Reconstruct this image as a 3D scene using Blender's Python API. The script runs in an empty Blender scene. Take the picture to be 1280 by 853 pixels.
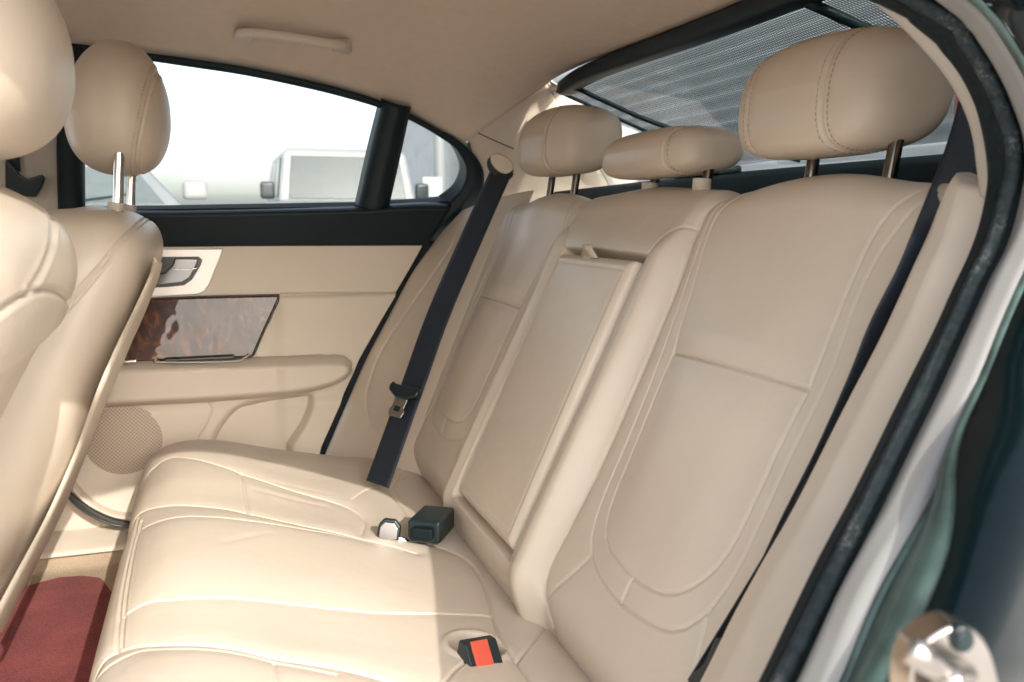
import bpy, math, random
import numpy as np
random.seed(7); rng=np.random.default_rng(7)
S=bpy.context.scene; C=S.collection
# ------------------------------------------------------------------ survey helpers
# the car frame: X to the rear, Y across the car to the far side, Z up; the viewpoint is the origin,
# the ground is one metre below it. Traced points are intersected with the real surface they lie on.
F=1100.; TH=math.radians(18.8); PH=math.radians(7.97); GZ=-1.0
fw=np.array([math.sin(TH)*math.cos(PH),math.cos(TH)*math.cos(PH),-math.sin(PH)])
rt=np.array([math.cos(TH),-math.sin(TH),0.]); up=np.cross(rt,fw)
def ray(p): return fw+(p[0]-640)/F*rt-(p[1]-426.5)/F*up
def on(p,n,c):
    d=ray(p); return d*(c/float(np.dot(n,d)))
def onY(p,Y): return on(p,(0,1,0),Y)
def onZ(p,Z): return on(p,(0,0,1),Z)
def onX(p,X): return on(p,(1,0,0),X)
def FAR(p,o=0.): return on(p,(0,1,.3),1.72+o)        # far body side, leaning in towards the roof
def FARL(p,o=0.): return on(p,(0,1,0),1.72+o)
def NEAR(p,o=0.): return on(p,(0,1,-.3),.435+o)
# ------------------------------------------------------------------ materials
def newmat(name):
    m=bpy.data.materials.new(name); m.use_nodes=True
    nt=m.node_tree; b=nt.nodes['Principled BSDF']; return m,nt,b
def N(nt,t,**k):
    n=nt.nodes.new(t)
    for a,v in k.items():
        if a.startswith('_'): setattr(n,a[1:],v)
        else: n.inputs[a.replace('_',' ')].default_value=v
    return n
def simple(name,col,rough=.5,metal=0.,var=.08,scale=12.,bump=0.,bscale=300.,coat=0.,spec=.5):
    m,nt,b=newmat(name); L=nt.links.new
    b.inputs['Roughness'].default_value=rough; b.inputs['Metallic'].default_value=metal
    b.inputs['Coat Weight'].default_value=coat; b.inputs['Coat Roughness'].default_value=.03
    b.inputs['Specular IOR Level'].default_value=spec
    tc=N(nt,'ShaderNodeTexCoord'); n=N(nt,'ShaderNodeTexNoise',Scale=scale,Detail=5.)
    L(tc.outputs['Object'],n.inputs['Vector'])
    r=N(nt,'ShaderNodeMapRange'); r.inputs['From Min'].default_value=.3; r.inputs['From Max'].default_value=.7
    r.inputs['To Min'].default_value=1-var; r.inputs['To Max'].default_value=1+var
    L(n.outputs['Fac'],r.inputs['Value'])
    mx=N(nt,'ShaderNodeVectorMath',_operation='SCALE'); mx.inputs[0].default_value=col[:3]
    L(r.outputs[0],mx.inputs['Scale']); L(mx.outputs[0],b.inputs['Base Color'])
    if bump>0:
        n2=N(nt,'ShaderNodeTexNoise',Scale=bscale,Detail=3.); L(tc.outputs['Object'],n2.inputs['Vector'])
        bp=N(nt,'ShaderNodeBump',Strength=bump,Distance=.001); L(n2.outputs['Fac'],bp.inputs['Height']); L(bp.outputs[0],b.inputs['Normal'])
    return m
def leather(name,col,rough=.39):
    m,nt,b=newmat(name); L=nt.links.new
    tc=N(nt,'ShaderNodeTexCoord')
    n=N(nt,'ShaderNodeTexNoise',Scale=5.,Detail=6.,Roughness=.6); L(tc.outputs['Object'],n.inputs['Vector'])
    r=N(nt,'ShaderNodeMapRange'); r.inputs['From Min'].default_value=.3; r.inputs['From Max'].default_value=.7
    r.inputs['To Min'].default_value=.945; r.inputs['To Max'].default_value=1.045; L(n.outputs['Fac'],r.inputs['Value'])
    mx=N(nt,'ShaderNodeVectorMath',_operation='SCALE'); mx.inputs[0].default_value=col[:3]
    L(r.outputs[0],mx.inputs['Scale']); L(mx.outputs[0],b.inputs['Base Color'])
    rr=N(nt,'ShaderNodeMapRange'); rr.inputs['From Min'].default_value=.3; rr.inputs['From Max'].default_value=.7
    rr.inputs['To Min'].default_value=rough-.05; rr.inputs['To Max'].default_value=rough+.07
    n3=N(nt,'ShaderNodeTexNoise',Scale=14.,Detail=4.); L(tc.outputs['Object'],n3.inputs['Vector'])
    L(n3.outputs['Fac'],rr.inputs['Value']); L(rr.outputs[0],b.inputs['Roughness'])
    v=N(nt,'ShaderNodeTexVoronoi',Scale=620.,_feature='DISTANCE_TO_EDGE'); L(tc.outputs['Object'],v.inputs['Vector'])
    w=N(nt,'ShaderNodeTexNoise',Scale=26.,Detail=5.); L(tc.outputs['Object'],w.inputs['Vector'])
    b1=N(nt,'ShaderNodeBump',Strength=.10,Distance=.0006); L(v.outputs['Distance'],b1.inputs['Height'])
    b2=N(nt,'ShaderNodeBump',Strength=.24,Distance=.004); L(w.outputs['Fac'],b2.inputs['Height'])
    L(b1.outputs[0],b2.inputs['Normal']); L(b2.outputs[0],b.inputs['Normal'])
    b.inputs['Specular IOR Level'].default_value=.5
    return m
def glassmat(name,tint=(.92,.95,.94),dust=.1):
    m,nt,b=newmat(name); L=nt.links.new
    nt.nodes.remove(b); out=nt.nodes['Material Output']
    t=N(nt,'ShaderNodeBsdfTransparent'); t.inputs[0].default_value=(*tint,1)
    g=N(nt,'ShaderNodeBsdfGlossy',Roughness=.02); fr=N(nt,'ShaderNodeFresnel',IOR=1.45)
    d=N(nt,'ShaderNodeBsdfTranslucent'); d.inputs[0].default_value=(.8,.8,.8,1)
    tc=N(nt,'ShaderNodeTexCoord'); n=N(nt,'ShaderNodeTexNoise',Scale=9.,Detail=6.); L(tc.outputs['Object'],n.inputs['Vector'])
    mr=N(nt,'ShaderNodeMapRange'); mr.inputs['To Min'].default_value=dust*.5; mr.inputs['To Max'].default_value=dust*1.5
    L(n.outputs['Fac'],mr.inputs['Value'])
    m1=N(nt,'ShaderNodeMixShader'); m2=N(nt,'ShaderNodeMixShader')
    L(mr.outputs[0],m1.inputs[0]); L(t.outputs[0],m1.inputs[1]); L(d.outputs[0],m1.inputs[2])
    ge=N(nt,'ShaderNodeNewGeometry'); iv=N(nt,'ShaderNodeMath',_operation='SUBTRACT'); iv.inputs[0].default_value=1.; L(ge.outputs['Backfacing'],iv.inputs[1])
    cp=N(nt,'ShaderNodeMath',_operation='MINIMUM'); L(fr.outputs[0],cp.inputs[0]); cp.inputs[1].default_value=.22
    ml=N(nt,'ShaderNodeMath',_operation='MULTIPLY'); L(cp.outputs[0],ml.inputs[0]); L(iv.outputs[0],ml.inputs[1]); L(ml.outputs[0],m2.inputs[0]); L(m1.outputs[0],m2.inputs[1]); L(g.outputs[0],m2.inputs[2])
    L(m2.outputs[0],out.inputs[0]); return m
M={}
LE=(.575,.503,.415)
M['leather']=leather('beige_leather',LE)
M['thread']=simple('tan_thread',(.40,.31,.225),.7)
M['leather_b']=leather('beige_leather_headrest',(.525,.447,.36),.37)
M['trim']=simple('beige_moulded_trim',(.575,.50,.41),.5,var=.02,bump=.25,bscale=900.)
M['liner']=simple('beige_headliner_cloth',(.60,.505,.41),.95,var=.03,scale=60.,bump=.35,bscale=1400.,spec=.1)
M['hard']=simple('grey_beige_pillar_plastic',(.43,.39,.34),.55,var=.02,bump=.2,bscale=900.)
M['black']=simple('dark_teal_black_trim',(.007,.017,.021),.45,var=.15,bump=.3,bscale=900.,spec=.25)
def dusty(name,col,dust,thr,rough=.6,spec=.2):
    m=simple(name,col,rough,var=.4,scale=200.,bump=.6,bscale=420.,spec=spec); nt=m.node_tree; L=nt.links.new; b=nt.nodes['Principled BSDF']
    old=b.inputs['Base Color'].links[0].from_socket
    tc=N(nt,'ShaderNodeTexCoord'); n=N(nt,'ShaderNodeTexNoise',Scale=330.,Detail=6.,Roughness=.8); L(tc.outputs['Object'],n.inputs['Vector'])
    n2=N(nt,'ShaderNodeTexNoise',Scale=30.,Detail=3.); L(tc.outputs['Object'],n2.inputs['Vector'])
    mu=N(nt,'ShaderNodeMath',_operation='MULTIPLY'); L(n.outputs['Fac'],mu.inputs[0]); L(n2.outputs['Fac'],mu.inputs[1])
    mr=N(nt,'ShaderNodeMapRange'); mr.inputs['From Min'].default_value=thr; mr.inputs['From Max'].default_value=thr+.08; L(mu.outputs[0],mr.inputs['Value'])
    mx=N(nt,'ShaderNodeMix',_data_type='RGBA'); L(mr.outputs[0],mx.inputs[0]); L(old,mx.inputs[6]); mx.inputs[7].default_value=(*dust,1); L(mx.outputs[2],b.inputs['Base Color']); return m
M['rubber']=dusty('black_rubber_seal',(.004,.009,.011),(.04,.045,.045),.41)
M['dustyrubber']=dusty('dusty_grey_rubber_lip',(.02,.028,.03),(.10,.10,.10),.31)
M['shelf']=simple('dark_teal_shelf_cloth',(.004,.011,.013),.7,var=.15,bump=.4,bscale=900.,spec=.12)
M['plastic']=simple('black_plastic',(.008,.018,.02),.28,var=.1)
M['chrome']=simple('chrome_metal',(.72,.70,.67),.16,1.,var=.03)
M['darkchrome']=simple('dark_chrome_metal',(.20,.17,.14),.2,1.,var=.03)
M['handlechrome']=simple('smoked_chrome_handle',(.22,.21,.20),.12,1.,var=.03)
M['greysteel']=simple('grey_steel',(.42,.41,.40),.3,1.,var=.03)
M['satin']=simple('satin_silver_bezel',(.70,.66,.62),.38,.35,var=.02)
M['steel']=simple('bright_striker_steel',(.46,.42,.38),.25,1.,var=.1,scale=60.)
M['paint']=simple('dark_green_body_paint',(.002,.006,.007),.14,.0,var=.15,scale=500.,coat=.0,spec=.28)
M['jambreflection']=simple('pale_reflection_on_jamb',(.20,.195,.185),.45,.0,var=.05,coat=.15)  # bright surroundings mirrored in the dark green paint, put into the base colour
M['greenjamb']=simple('green_jamb_paint',(.04,.068,.06),.42,.1,var=.55,scale=38.,bump=.6,bscale=40.,coat=.12)
M['floorc']=simple('beige_carpet',(.42,.33,.235),.95,var=.18,scale=520.,bump=1.,bscale=700.,spec=.1)
M['white']=simple('white_car_paint',(.30,.31,.31),.5,var=.02,coat=.1)
M['carglass']=simple('grey_green_car_glass',(.05,.065,.065),.25,0.,var=.1,coat=.1,spec=.3)
M['paleglass']=simple('pale_car_glass',(.16,.185,.18),.25,0.,var=.1,coat=.1,spec=.3)
M['tyre']=simple('tyre_rubber',(.02,.02,.02),.8)
M['lamp']=simple('headlight_lens',(.7,.7,.7),.1,.3)
M['red']=simple('red_painted_steel',(.42,.03,.04),.4,var=.1)
M['glass']=glassmat('side_window_glass',(.80,.82,.815),.03)
M['rglass']=glassmat('rear_window_glass',(.88,.92,.91),.03)
M['redbutton']=simple('red_release_button',(.50,.075,.045),.35,var=.03)
M['wall_grey']=simple('grey_render_wall',(.45,.46,.46),.8,var=.1,scale=2.)
M['clad']=simple('white_louvre_cladding',(.52,.54,.54),.6,.0,var=.08,scale=1.5)
M['leafm']=simple('foliage',(.05,.075,.04),.8,var=.4,scale=3.)
M['bark']=simple('bark',(.12,.09,.07),.9)
M['concrete']=simple('pale_concrete_ground',(.62,.605,.58),.9,var=.12,scale=1.2,bump=.4,bscale=60.)
def webbing():
    m,nt,b=newmat('navy_black_webbing'); L=nt.links.new
    uv=N(nt,'ShaderNodeUVMap'); sep=N(nt,'ShaderNodeSeparateXYZ'); L(uv.outputs[0],sep.inputs[0])
    s1=N(nt,'ShaderNodeMath',_operation='MULTIPLY'); s1.inputs[1].default_value=2*math.pi*16; L(sep.outputs[0],s1.inputs[0])
    s2=N(nt,'ShaderNodeMath',_operation='MULTIPLY'); s2.inputs[1].default_value=2*math.pi*420; L(sep.outputs[1],s2.inputs[0])
    a1=N(nt,'ShaderNodeMath',_operation='SINE'); L(s1.outputs[0],a1.inputs[0]); a2=N(nt,'ShaderNodeMath',_operation='SINE'); L(s2.outputs[0],a2.inputs[0])
    mu=N(nt,'ShaderNodeMath',_operation='ADD'); L(a1.outputs[0],mu.inputs[0]); L(a2.outputs[0],mu.inputs[1])
    mr=N(nt,'ShaderNodeMapRange'); mr.inputs['From Min'].default_value=-2; mr.inputs['From Max'].default_value=2
    L(mu.outputs[0],mr.inputs['Value'])
    cr=N(nt,'ShaderNodeMix',_data_type='RGBA'); cr.inputs[6].default_value=(.006,.011,.018,1); cr.inputs[7].default_value=(.018,.026,.040,1)
    L(mr.outputs[0],cr.inputs[0]); L(cr.outputs[2],b.inputs['Base Color']); b.inputs['Roughness'].default_value=.5
    b.inputs['Sheen Weight'].default_value=.04; b.inputs['Specular IOR Level'].default_value=.3
    bp=N(nt,'ShaderNodeBump',Strength=.5,Distance=.0005); L(mr.outputs[0],bp.inputs['Height']); L(bp.outputs[0],b.inputs['Normal'])
    return m
M['web']=webbing()
def wood():
    m,nt,b=newmat('burl_walnut_lacquer'); L=nt.links.new
    tc=N(nt,'ShaderNodeTexCoord'); mp=N(nt,'ShaderNodeMapping'); mp.inputs['Scale'].default_value=(26,10,14)
    L(tc.outputs['Object'],mp.inputs['Vector'])
    n=N(nt,'ShaderNodeTexNoise',Scale=1.,Detail=8.,Roughness=.62,Distortion=2.6); L(mp.outputs[0],n.inputs['Vector'])
    cr=N(nt,'ShaderNodeValToRGB'); e=cr.color_ramp.elements
    e[0].position=.32; e[0].color=(.012,.004,.003,1); e[1].position=.72; e[1].color=(.25,.075,.025,1)
    k=cr.color_ramp.elements.new(.52); k.color=(.055,.016,.008,1)
    L(n.outputs['Fac'],cr.inputs[0]); L(cr.outputs[0],b.inputs['Base Color'])
    b.inputs['Roughness'].default_value=.5; b.inputs['Specular IOR Level'].default_value=.2; b.inputs['Coat Weight'].default_value=1.; b.inputs['Coat Roughness'].default_value=.02; b.inputs['Coat IOR'].default_value=1.34
    n5=N(nt,'ShaderNodeTexNoise',Scale=16.,Detail=2.); L(tc.outputs['Object'],n5.inputs['Vector']); b5=N(nt,'ShaderNodeBump',Strength=.35,Distance=.006); L(n5.outputs['Fac'],b5.inputs['Height']); L(b5.outputs[0],b.inputs['Coat Normal'])
    return m
M['wood']=wood()
def redcarpet():
    m,nt,b=newmat('dusty_red_carpet'); L=nt.links.new
    tc=N(nt,'ShaderNodeTexCoord'); n=N(nt,'ShaderNodeTexNoise',Scale=300.,Detail=5.,Roughness=.7); L(tc.outputs['Object'],n.inputs['Vector'])
    n2=N(nt,'ShaderNodeTexNoise',Scale=14.,Detail=4.); L(tc.outputs['Object'],n2.inputs['Vector'])
    ad=N(nt,'ShaderNodeMath',_operation='MULTIPLY_ADD'); L(n2.outputs['Fac'],ad.inputs[0]); ad.inputs[1].default_value=.5; L(n.outputs['Fac'],ad.inputs[2])
    cr=N(nt,'ShaderNodeValToRGB'); e=cr.color_ramp.elements
    e[0].position=.52; e[0].color=(.11,.008,.010,1); e[1].position=.92; e[1].color=(.31,.058,.052,1)
    L(ad.outputs[0],cr.inputs[0]); L(cr.outputs[0],b.inputs['Base Color']); b.inputs['Roughness'].default_value=1.
    b.inputs['Sheen Weight'].default_value=.05
    bp=N(nt,'ShaderNodeBump',Strength=1.,Distance=.003); L(n.outputs['Fac'],bp.inputs['Height']); L(bp.outputs[0],b.inputs['Normal'])
    return m
M['redcarpet']=redcarpet()
def meshcloth():
    m,nt,b=newmat('black_sunshade_mesh'); L=nt.links.new; out=nt.nodes['Material Output']
    uv=N(nt,'ShaderNodeUVMap'); sep=N(nt,'ShaderNodeSeparateXYZ'); L(uv.outputs[0],sep.inputs[0])
    def sw(sock,k):
        a=N(nt,'ShaderNodeMath',_operation='MULTIPLY'); a.inputs[1].default_value=k; L(sock,a.inputs[0])
        s=N(nt,'ShaderNodeMath',_operation='SINE'); L(a.outputs[0],s.inputs[0]); return s.outputs[0]
    a=sw(sep.outputs[0],2*math.pi/.0050); c=sw(sep.outputs[1],2*math.pi/.0050)
    g1=N(nt,'ShaderNodeMath',_operation='GREATER_THAN'); g1.inputs[1].default_value=.12; L(a,g1.inputs[0])
    g2=N(nt,'ShaderNodeMath',_operation='GREATER_THAN'); g2.inputs[1].default_value=.72; L(c,g2.inputs[0])
    mx=N(nt,'ShaderNodeMath',_operation='MAXIMUM'); L(g1.outputs[0],mx.inputs[0]); L(g2.outputs[0],mx.inputs[1])
    b.inputs['Base Color'].default_value=(.012,.02,.024,1); b.inputs['Roughness'].default_value=.6
    t=N(nt,'ShaderNodeBsdfTransparent'); ms=N(nt,'ShaderNodeMixShader')
    L(mx.outputs[0],ms.inputs[0]); L(t.outputs[0],ms.inputs[1]); L(b.outputs[0],ms.inputs[2]); L(ms.outputs[0],out.inputs[0])
    return m
M['mesh']=meshcloth()
def grille():
    m,nt,b=newmat('beige_speaker_mesh'); L=nt.links.new
    tc=N(nt,'ShaderNodeTexCoord'); v=N(nt,'ShaderNodeTexVoronoi',_voronoi_dimensions='2D',Scale=150.,Randomness=0.); sp=N(nt,'ShaderNodeSeparateXYZ'); L(tc.outputs['Object'],sp.inputs[0])
    aa=N(nt,'ShaderNodeMath',_operation='ADD'); L(sp.outputs[0],aa.inputs[0]); L(sp.outputs[2],aa.inputs[1]); sb_=N(nt,'ShaderNodeMath',_operation='SUBTRACT'); L(sp.outputs[0],sb_.inputs[0]); L(sp.outputs[2],sb_.inputs[1])
    cx=N(nt,'ShaderNodeCombineXYZ'); L(aa.outputs[0],cx.inputs[0]); L(sb_.outputs[0],cx.inputs[1]); L(cx.outputs[0],v.inputs['Vector'])
    cr=N(nt,'ShaderNodeValToRGB'); e=cr.color_ramp.elements; e[0].position=.22; e[0].color=(.24,.19,.15,1); e[1].position=.40; e[1].color=(.44,.355,.275,1)
    L(v.outputs['Distance'],cr.inputs[0]); L(cr.outputs[0],b.inputs['Base Color']); b.inputs['Roughness'].default_value=.6
    return m
M['grille']=grille()
# ------------------------------------------------------------------ object helpers
def tag(o,label,cat,group=None,kind=None):
    if label: o['label']=label
    if cat: o['category']=cat
    if group: o['group']=group
    if kind: o['kind']=kind
    return o
def empty(name,loc,label,cat,group=None):
    o=bpy.data.objects.new(name,None); C.objects.link(o); o.location=loc; o.empty_display_size=.1
    return tag(o,label,cat,group)
def mesh(name,V,Fc,mat,parent=None,smooth=True,uv=None):
    V=np.asarray(V,float)
    me=bpy.data.meshes.new(name)
    loc=np.array(parent_world(parent)) if parent else np.zeros(3)
    me.from_pydata((V-loc).tolist(),[],Fc)
    me.update()
    if smooth: me.polygons.foreach_set('use_smooth',[True]*len(me.polygons))
    if uv is not None:
        lay=me.uv_layers.new(name='UVMap'); idx=np.empty(len(me.loops),int); me.loops.foreach_get('vertex_index',idx)
        lay.data.foreach_set('uv',np.asarray(uv)[idx].ravel())
    if mat: me.materials.append(M[mat] if isinstance(mat,str) else mat)
    o=bpy.data.objects.new(name,me); C.objects.link(o)
    if parent: o.parent=parent
    return o
def parent_world(p):
    v=np.zeros(3)
    while p is not None:
        v=v+np.array(p.location); p=p.parent
    return v
def grid(name,P,mat,parent=None,close_u=False,thick=0.,uv=None,flip=False):
    P=np.asarray(P,float); nv,nu,_=P.shape
    i=np.arange(nv*nu).reshape(nv,nu)
    if close_u: i=np.concatenate([i,i[:,:1]],1)
    a,b,c,d=i[:-1,:-1].ravel(),i[:-1,1:].ravel(),i[1:,1:].ravel(),i[1:,:-1].ravel()
    Fc=np.stack([a,b,c,d] if not flip else [d,c,b,a],1)
    V=P.reshape(-1,3); loc=parent_world(parent)
    me=bpy.data.meshes.new(name); n=len(V); k=len(Fc)
    me.vertices.add(n); me.vertices.foreach_set('co',(V-loc).ravel())
    me.loops.add(k*4); me.loops.foreach_set('vertex_index',Fc.ravel().astype(np.int32))
    me.polygons.add(k); me.polygons.foreach_set('loop_start',np.arange(k,dtype=np.int32)*4)
    me.polygons.foreach_set('use_smooth',np.ones(k,bool)); me.update(calc_edges=True); me.validate()
    if uv is not None:
        lay=me.uv_layers.new(name='UVMap'); lay.data.foreach_set('uv',np.asarray(uv).reshape(-1,2)[Fc.ravel()].ravel())
    me.materials.append(M[mat]); o=bpy.data.objects.new(name,me); C.objects.link(o)
    if parent: o.parent=parent
    if thick:
        md=o.modifiers.new('thickness','SOLIDIFY'); md.thickness=thick; md.offset=-1
    return o
def resamp(P,n,smooth=True):
    P=np.asarray(P,float)
    if smooth and len(P)>2:
        Q=[]; E=np.vstack([2*P[0]-P[1],P,2*P[-1]-P[-2]])
        for i in range(1,len(E)-2):
            for t in np.linspace(0,1,12,endpoint=False):
                p0,p1,p2,p3=E[i-1:i+3]
                Q.append(.5*((2*p1)+(-p0+p2)*t+(2*p0-5*p1+4*p2-p3)*t*t+(-p0+3*p1-3*p2+p3)*t**3))
        Q.append(P[-1]); P=np.array(Q)
    d=np.r_[0,np.cumsum(np.linalg.norm(np.diff(P,axis=0),axis=1))]; t=np.linspace(0,d[-1],n)
    return np.stack([np.interp(t,d,P[:,k]) for k in range(P.shape[1])],1)
def strip(name,A,B,mat,parent=None,n=80,m=14,bulge=0.,bdir=None,thick=.003,sm=True,prof=None,flip=False):
    A=resamp(A,n,sm); B=resamp(B,n,sm); u=np.linspace(0,1,m)
    P=A[:,None]*(1-u[None,:,None])+B[:,None]*u[None,:,None]
    if bulge or prof is not None:
        if bdir is None:
            T=np.gradient(P,axis=0); U=np.gradient(P,axis=1); Nn=np.cross(T,U); Nn/=np.linalg.norm(Nn,axis=2,keepdims=True)+1e-9
            # point towards the viewer's side of the cabin
            sg=np.sign(-(Nn*P).sum(2,keepdims=True)); Nn=Nn*sg
        else: Nn=np.broadcast_to(np.array(bdir,float),P.shape)
        h=bulge*np.sin(np.pi*u)**.7 if prof is None else np.interp(u,*prof)
        P=P+Nn*h[None,:,None]
    return grid(name,P,mat,parent,thick=thick,flip=flip)
def tube(name,path,rad,mat,parent=None,n=12,res=None,flat=None,cap=True,smooth=True):
    P=resamp(path,res or max(2,len(path)*8),smooth); T=np.gradient(P,axis=0); T/=np.linalg.norm(T,axis=1,keepdims=True)
    ref=np.array([0,0,1.]) if abs(T[0][2])<.9 else np.array([1.,0,0])
    if flat is not None: ref=np.array(flat[2],float)
    V=[];k=len(P)
    r=np.interp(np.linspace(0,1,k),np.linspace(0,1,len(np.atleast_1d(rad))),np.atleast_1d(rad)) if np.ndim(rad) else np.full(k,rad)
    for i in range(k):
        a=np.cross(T[i],ref); a/=np.linalg.norm(a); b=np.cross(a,T[i])
        for j in range(n):
            t=2*math.pi*j/n; ca,sa=math.cos(t),math.sin(t)
            if flat is not None:
                e=.5; V.append(P[i]+a*flat[0]*np.sign(ca)*abs(ca)**e+b*flat[1]*np.sign(sa)*abs(sa)**e)
            else: V.append(P[i]+r[i]*(a*ca+b*sa))
    Fc=[(i*n+j,i*n+(j+1)%n,(i+1)*n+(j+1)%n,(i+1)*n+j) for i in range(k-1) for j in range(n)]
    if cap: Fc+= [tuple(range(n))[::-1],tuple((k-1)*n+j for j in range(n))]
    return mesh(name,V,Fc,mat,parent)
def prism(name,outline,d,mat,parent=None,bevel=.0015,smooth=False,seg=3):
    """closed 3D outline (flat-ish) extruded along vector d, bevelled"""
    O=np.asarray(outline,float); d=np.asarray(d,float); n=len(O)
    V=np.vstack([O,O+d])
    Fc=[tuple(range(n)),tuple(range(2*n-1,n-1,-1))]+[(i,i+n,(i+1)%n+n,(i+1)%n) for i in range(n)]
    o=mesh(name,V,Fc,mat,parent,smooth=smooth)
    import bmesh
    bm=bmesh.new(); bm.from_mesh(o.data); bmesh.ops.recalc_face_normals(bm,faces=bm.faces); bm.to_mesh(o.data); bm.free()
    if bevel:
        b=o.modifiers.new('bevel','BEVEL'); b.width=bevel; b.segments=seg; b.limit_method='ANGLE'; b.angle_limit=.6; b.harden_normals=False
        o.data.polygons.foreach_set('use_smooth',[True]*len(o.data.polygons))
        w=o.modifiers.new('wn','WEIGHTED_NORMAL'); w.keep_sharp=True
    return o
def box(name,c,size,mat,parent=None,R=None,bevel=.004):
    s=np.array(size)/2; c=np.array(c,float)
    O=np.array([[-1,-1,-1],[1,-1,-1],[1,1,-1],[-1,1,-1]])*s
    R=np.eye(3) if R is None else np.array(R)
    return prism(name,O@R.T+c,R@np.array([0,0,2*s[2]]),mat,parent,bevel)
def rotz(a): c,s=math.cos(a),math.sin(a); return np.array([[c,-s,0],[s,c,0],[0,0,1.]])
def roty(a): c,s=math.cos(a),math.sin(a); return np.array([[c,0,s],[0,1,0],[-s,0,c]])
def rotx(a): c,s=math.cos(a),math.sin(a); return np.array([[1,0,0],[0,c,-s],[0,s,c]])
def pdist(Q,line):
    """distance of points Q (n,2) to a polyline"""
    L=np.asarray(line,float); best=np.full(len(Q),9.); pad=.06 if np.abs(L).max()<5 else 40.
    lo,hi=L.min(0)-pad,L.max(0)+pad; sel=np.nonzero(((Q>lo)&(Q<hi)).all(1))[0]; q=Q[sel]; bb=np.full(len(q),9. if pad<1 else 999.)
    if pad>1: best[:]=999.
    for a,b in zip(L[:-1],L[1:]):
        ab=b-a; t=np.clip(((q-a)@ab)/max(ab@ab,1e-12),0,1); d=q-a-t[:,None]*ab; bb=np.minimum(bb,np.hypot(d[:,0],d[:,1]))
    best[sel]=bb; return best
def smoothline(L,n=40): return resamp(np.asarray(L,float),n,True)
def groove(r,deep=.0022,wide=.0025,w=.0016,ww=.011,ridge=.0007):
    return -deep*np.exp(-(r/w)**2)-wide*np.exp(-r/ww)+ridge*np.exp(-((r-.0036)/.0014)**2)
def sstep(a,b,x): t=np.clip((x-a)/(b-a),0,1); return t*t*(3-2*t)

# ================================================================== REAR SEAT
CY=1.045
seat=empty('rear_bench_seat',(.1,CY,-.62),'cream leather rear bench seat with three headrests and a stowed centre armrest','seat')
a0=np.array([.32,0,-.42]); a1=np.array([.53,0,.035]); Lb=np.linalg.norm(a1-a0); sv=(a1-a0)/Lb; nb=np.cross([0,1,0],sv); nb=-nb  # toward front
cb=float(nb@a0)
if nb[0]>0: nb=-nb; cb=-cb
def BK(p,h=0.):
    q=on(p,nb,cb+h); return q
def bkpt(Y,s,h=0.): return a0+np.array([0,Y,0])+sv*s+nb*h
# profile: along s, roll over the top to the rear
ds=.0013
ss=np.arange(-.06,.66,ds); ys=np.arange(.475,1.60,.0013)
SS,YY=np.meshgrid(ss,ys,indexing='ij')
m=lambda y: 2*CY-y
in1=[(.811,.505),(.832,.472),(.832,.437),(.816,.373),(.803,.311),(.797,.204),(.795,.15),(.785,.120),(.76,.104),(.70,.097),(.64,.106),(.607,.135),(.592,.175),(.588,.25),(.584,.325),(.587,.402),(.583,.458),(.560,.505)]
in2=[(.838,.505),(.846,.46),(.840,.413),(.830,.358),(.820,.27),(.817,.198),(.817,.15),(.810,.108),(.79,.084),(.745,.071),(.69,.070),(.62,.082),(.590,.115),(.576,.16),(.572,.25),(.567,.326),(.572,.39),(.568,.44),(.541,.505)]
split=[(.842,.53),(.862,.49),(.866,.45),(.858,.38),(.855,.25),(.858,.15),(.868,.07),(.866,.02),(.845,-.01)]
seams=[]
for L,dd in ((in1,(.0016,.0012)),(in2,(.0017,.0010))):
    for mir in (0,1):
        P=[(m(y),s) if mir else (y,s) for y,s in L]
        seams.append((smoothline(P,60),dd,.00105,.007))
for mir in (0,1):
    f=(lambda y:m(y)) if mir else (lambda y:y)
    seams.append((smoothline([(f(y),s) for y,s in split],60),(.006,.007),.0026,.011))
    seams.append(([(f(.585),.312),(f(.801),.310)],(.0024,.0022),.0013,.010))
    seams.append(([(f(.700),.097),(f(.705),.070)],(.0018,.001),.0014,.006))
    seams.append(([(f(.850),.012),(f(.815),.055),(f(.795),.082)],(.0025,.002),.0018,.010))
    seams.append(([(f(.590),.115),(f(.575),.06),(f(.565),.0)],(.0022,.002),.0016,.010))
for f in (lambda y:y,m): seams.append((smoothline([(f(.866),.455),(f(.884),.450),(f(.903),.434),(f(.920),.404)],16),(.0018,.0016),.0013,.008))
# top line of the roll
H=np.zeros(SS.shape)
# pads
H+= .010*np.exp(-((YY-.695)/.085)**4)*np.exp(-((SS-.21)/.13)**4)
H+= .010*np.exp(-((YY-m(.695))/.085)**4)*np.exp(-((SS-.21)/.13)**4)
H+= .004*np.exp(-((YY-.71)/.09)**4)*sstep(.30,.34,SS); H+=.004*np.exp(-((YY-m(.71))/.09)**4)*sstep(.30,.34,SS)
# outboard side bolster edges fall away
H-= .05*sstep(.545,.475,YY)**1.5+.05*sstep(m(.545),m(.475),YY)**1.5
# centre section
ctr=sstep(.860,.885,YY)*sstep(m(.860),m(.885),YY)
H+= ctr*(.016+.006*sstep(.35,.05,SS))*(1-.75*sstep(.41,.49,SS))
rim=np.exp(-((YY-.892)/.016)**2)+np.exp(-((YY-m(.892))/.016)**2); H+=rim*.006*sstep(.47,.40,SS)
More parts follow.
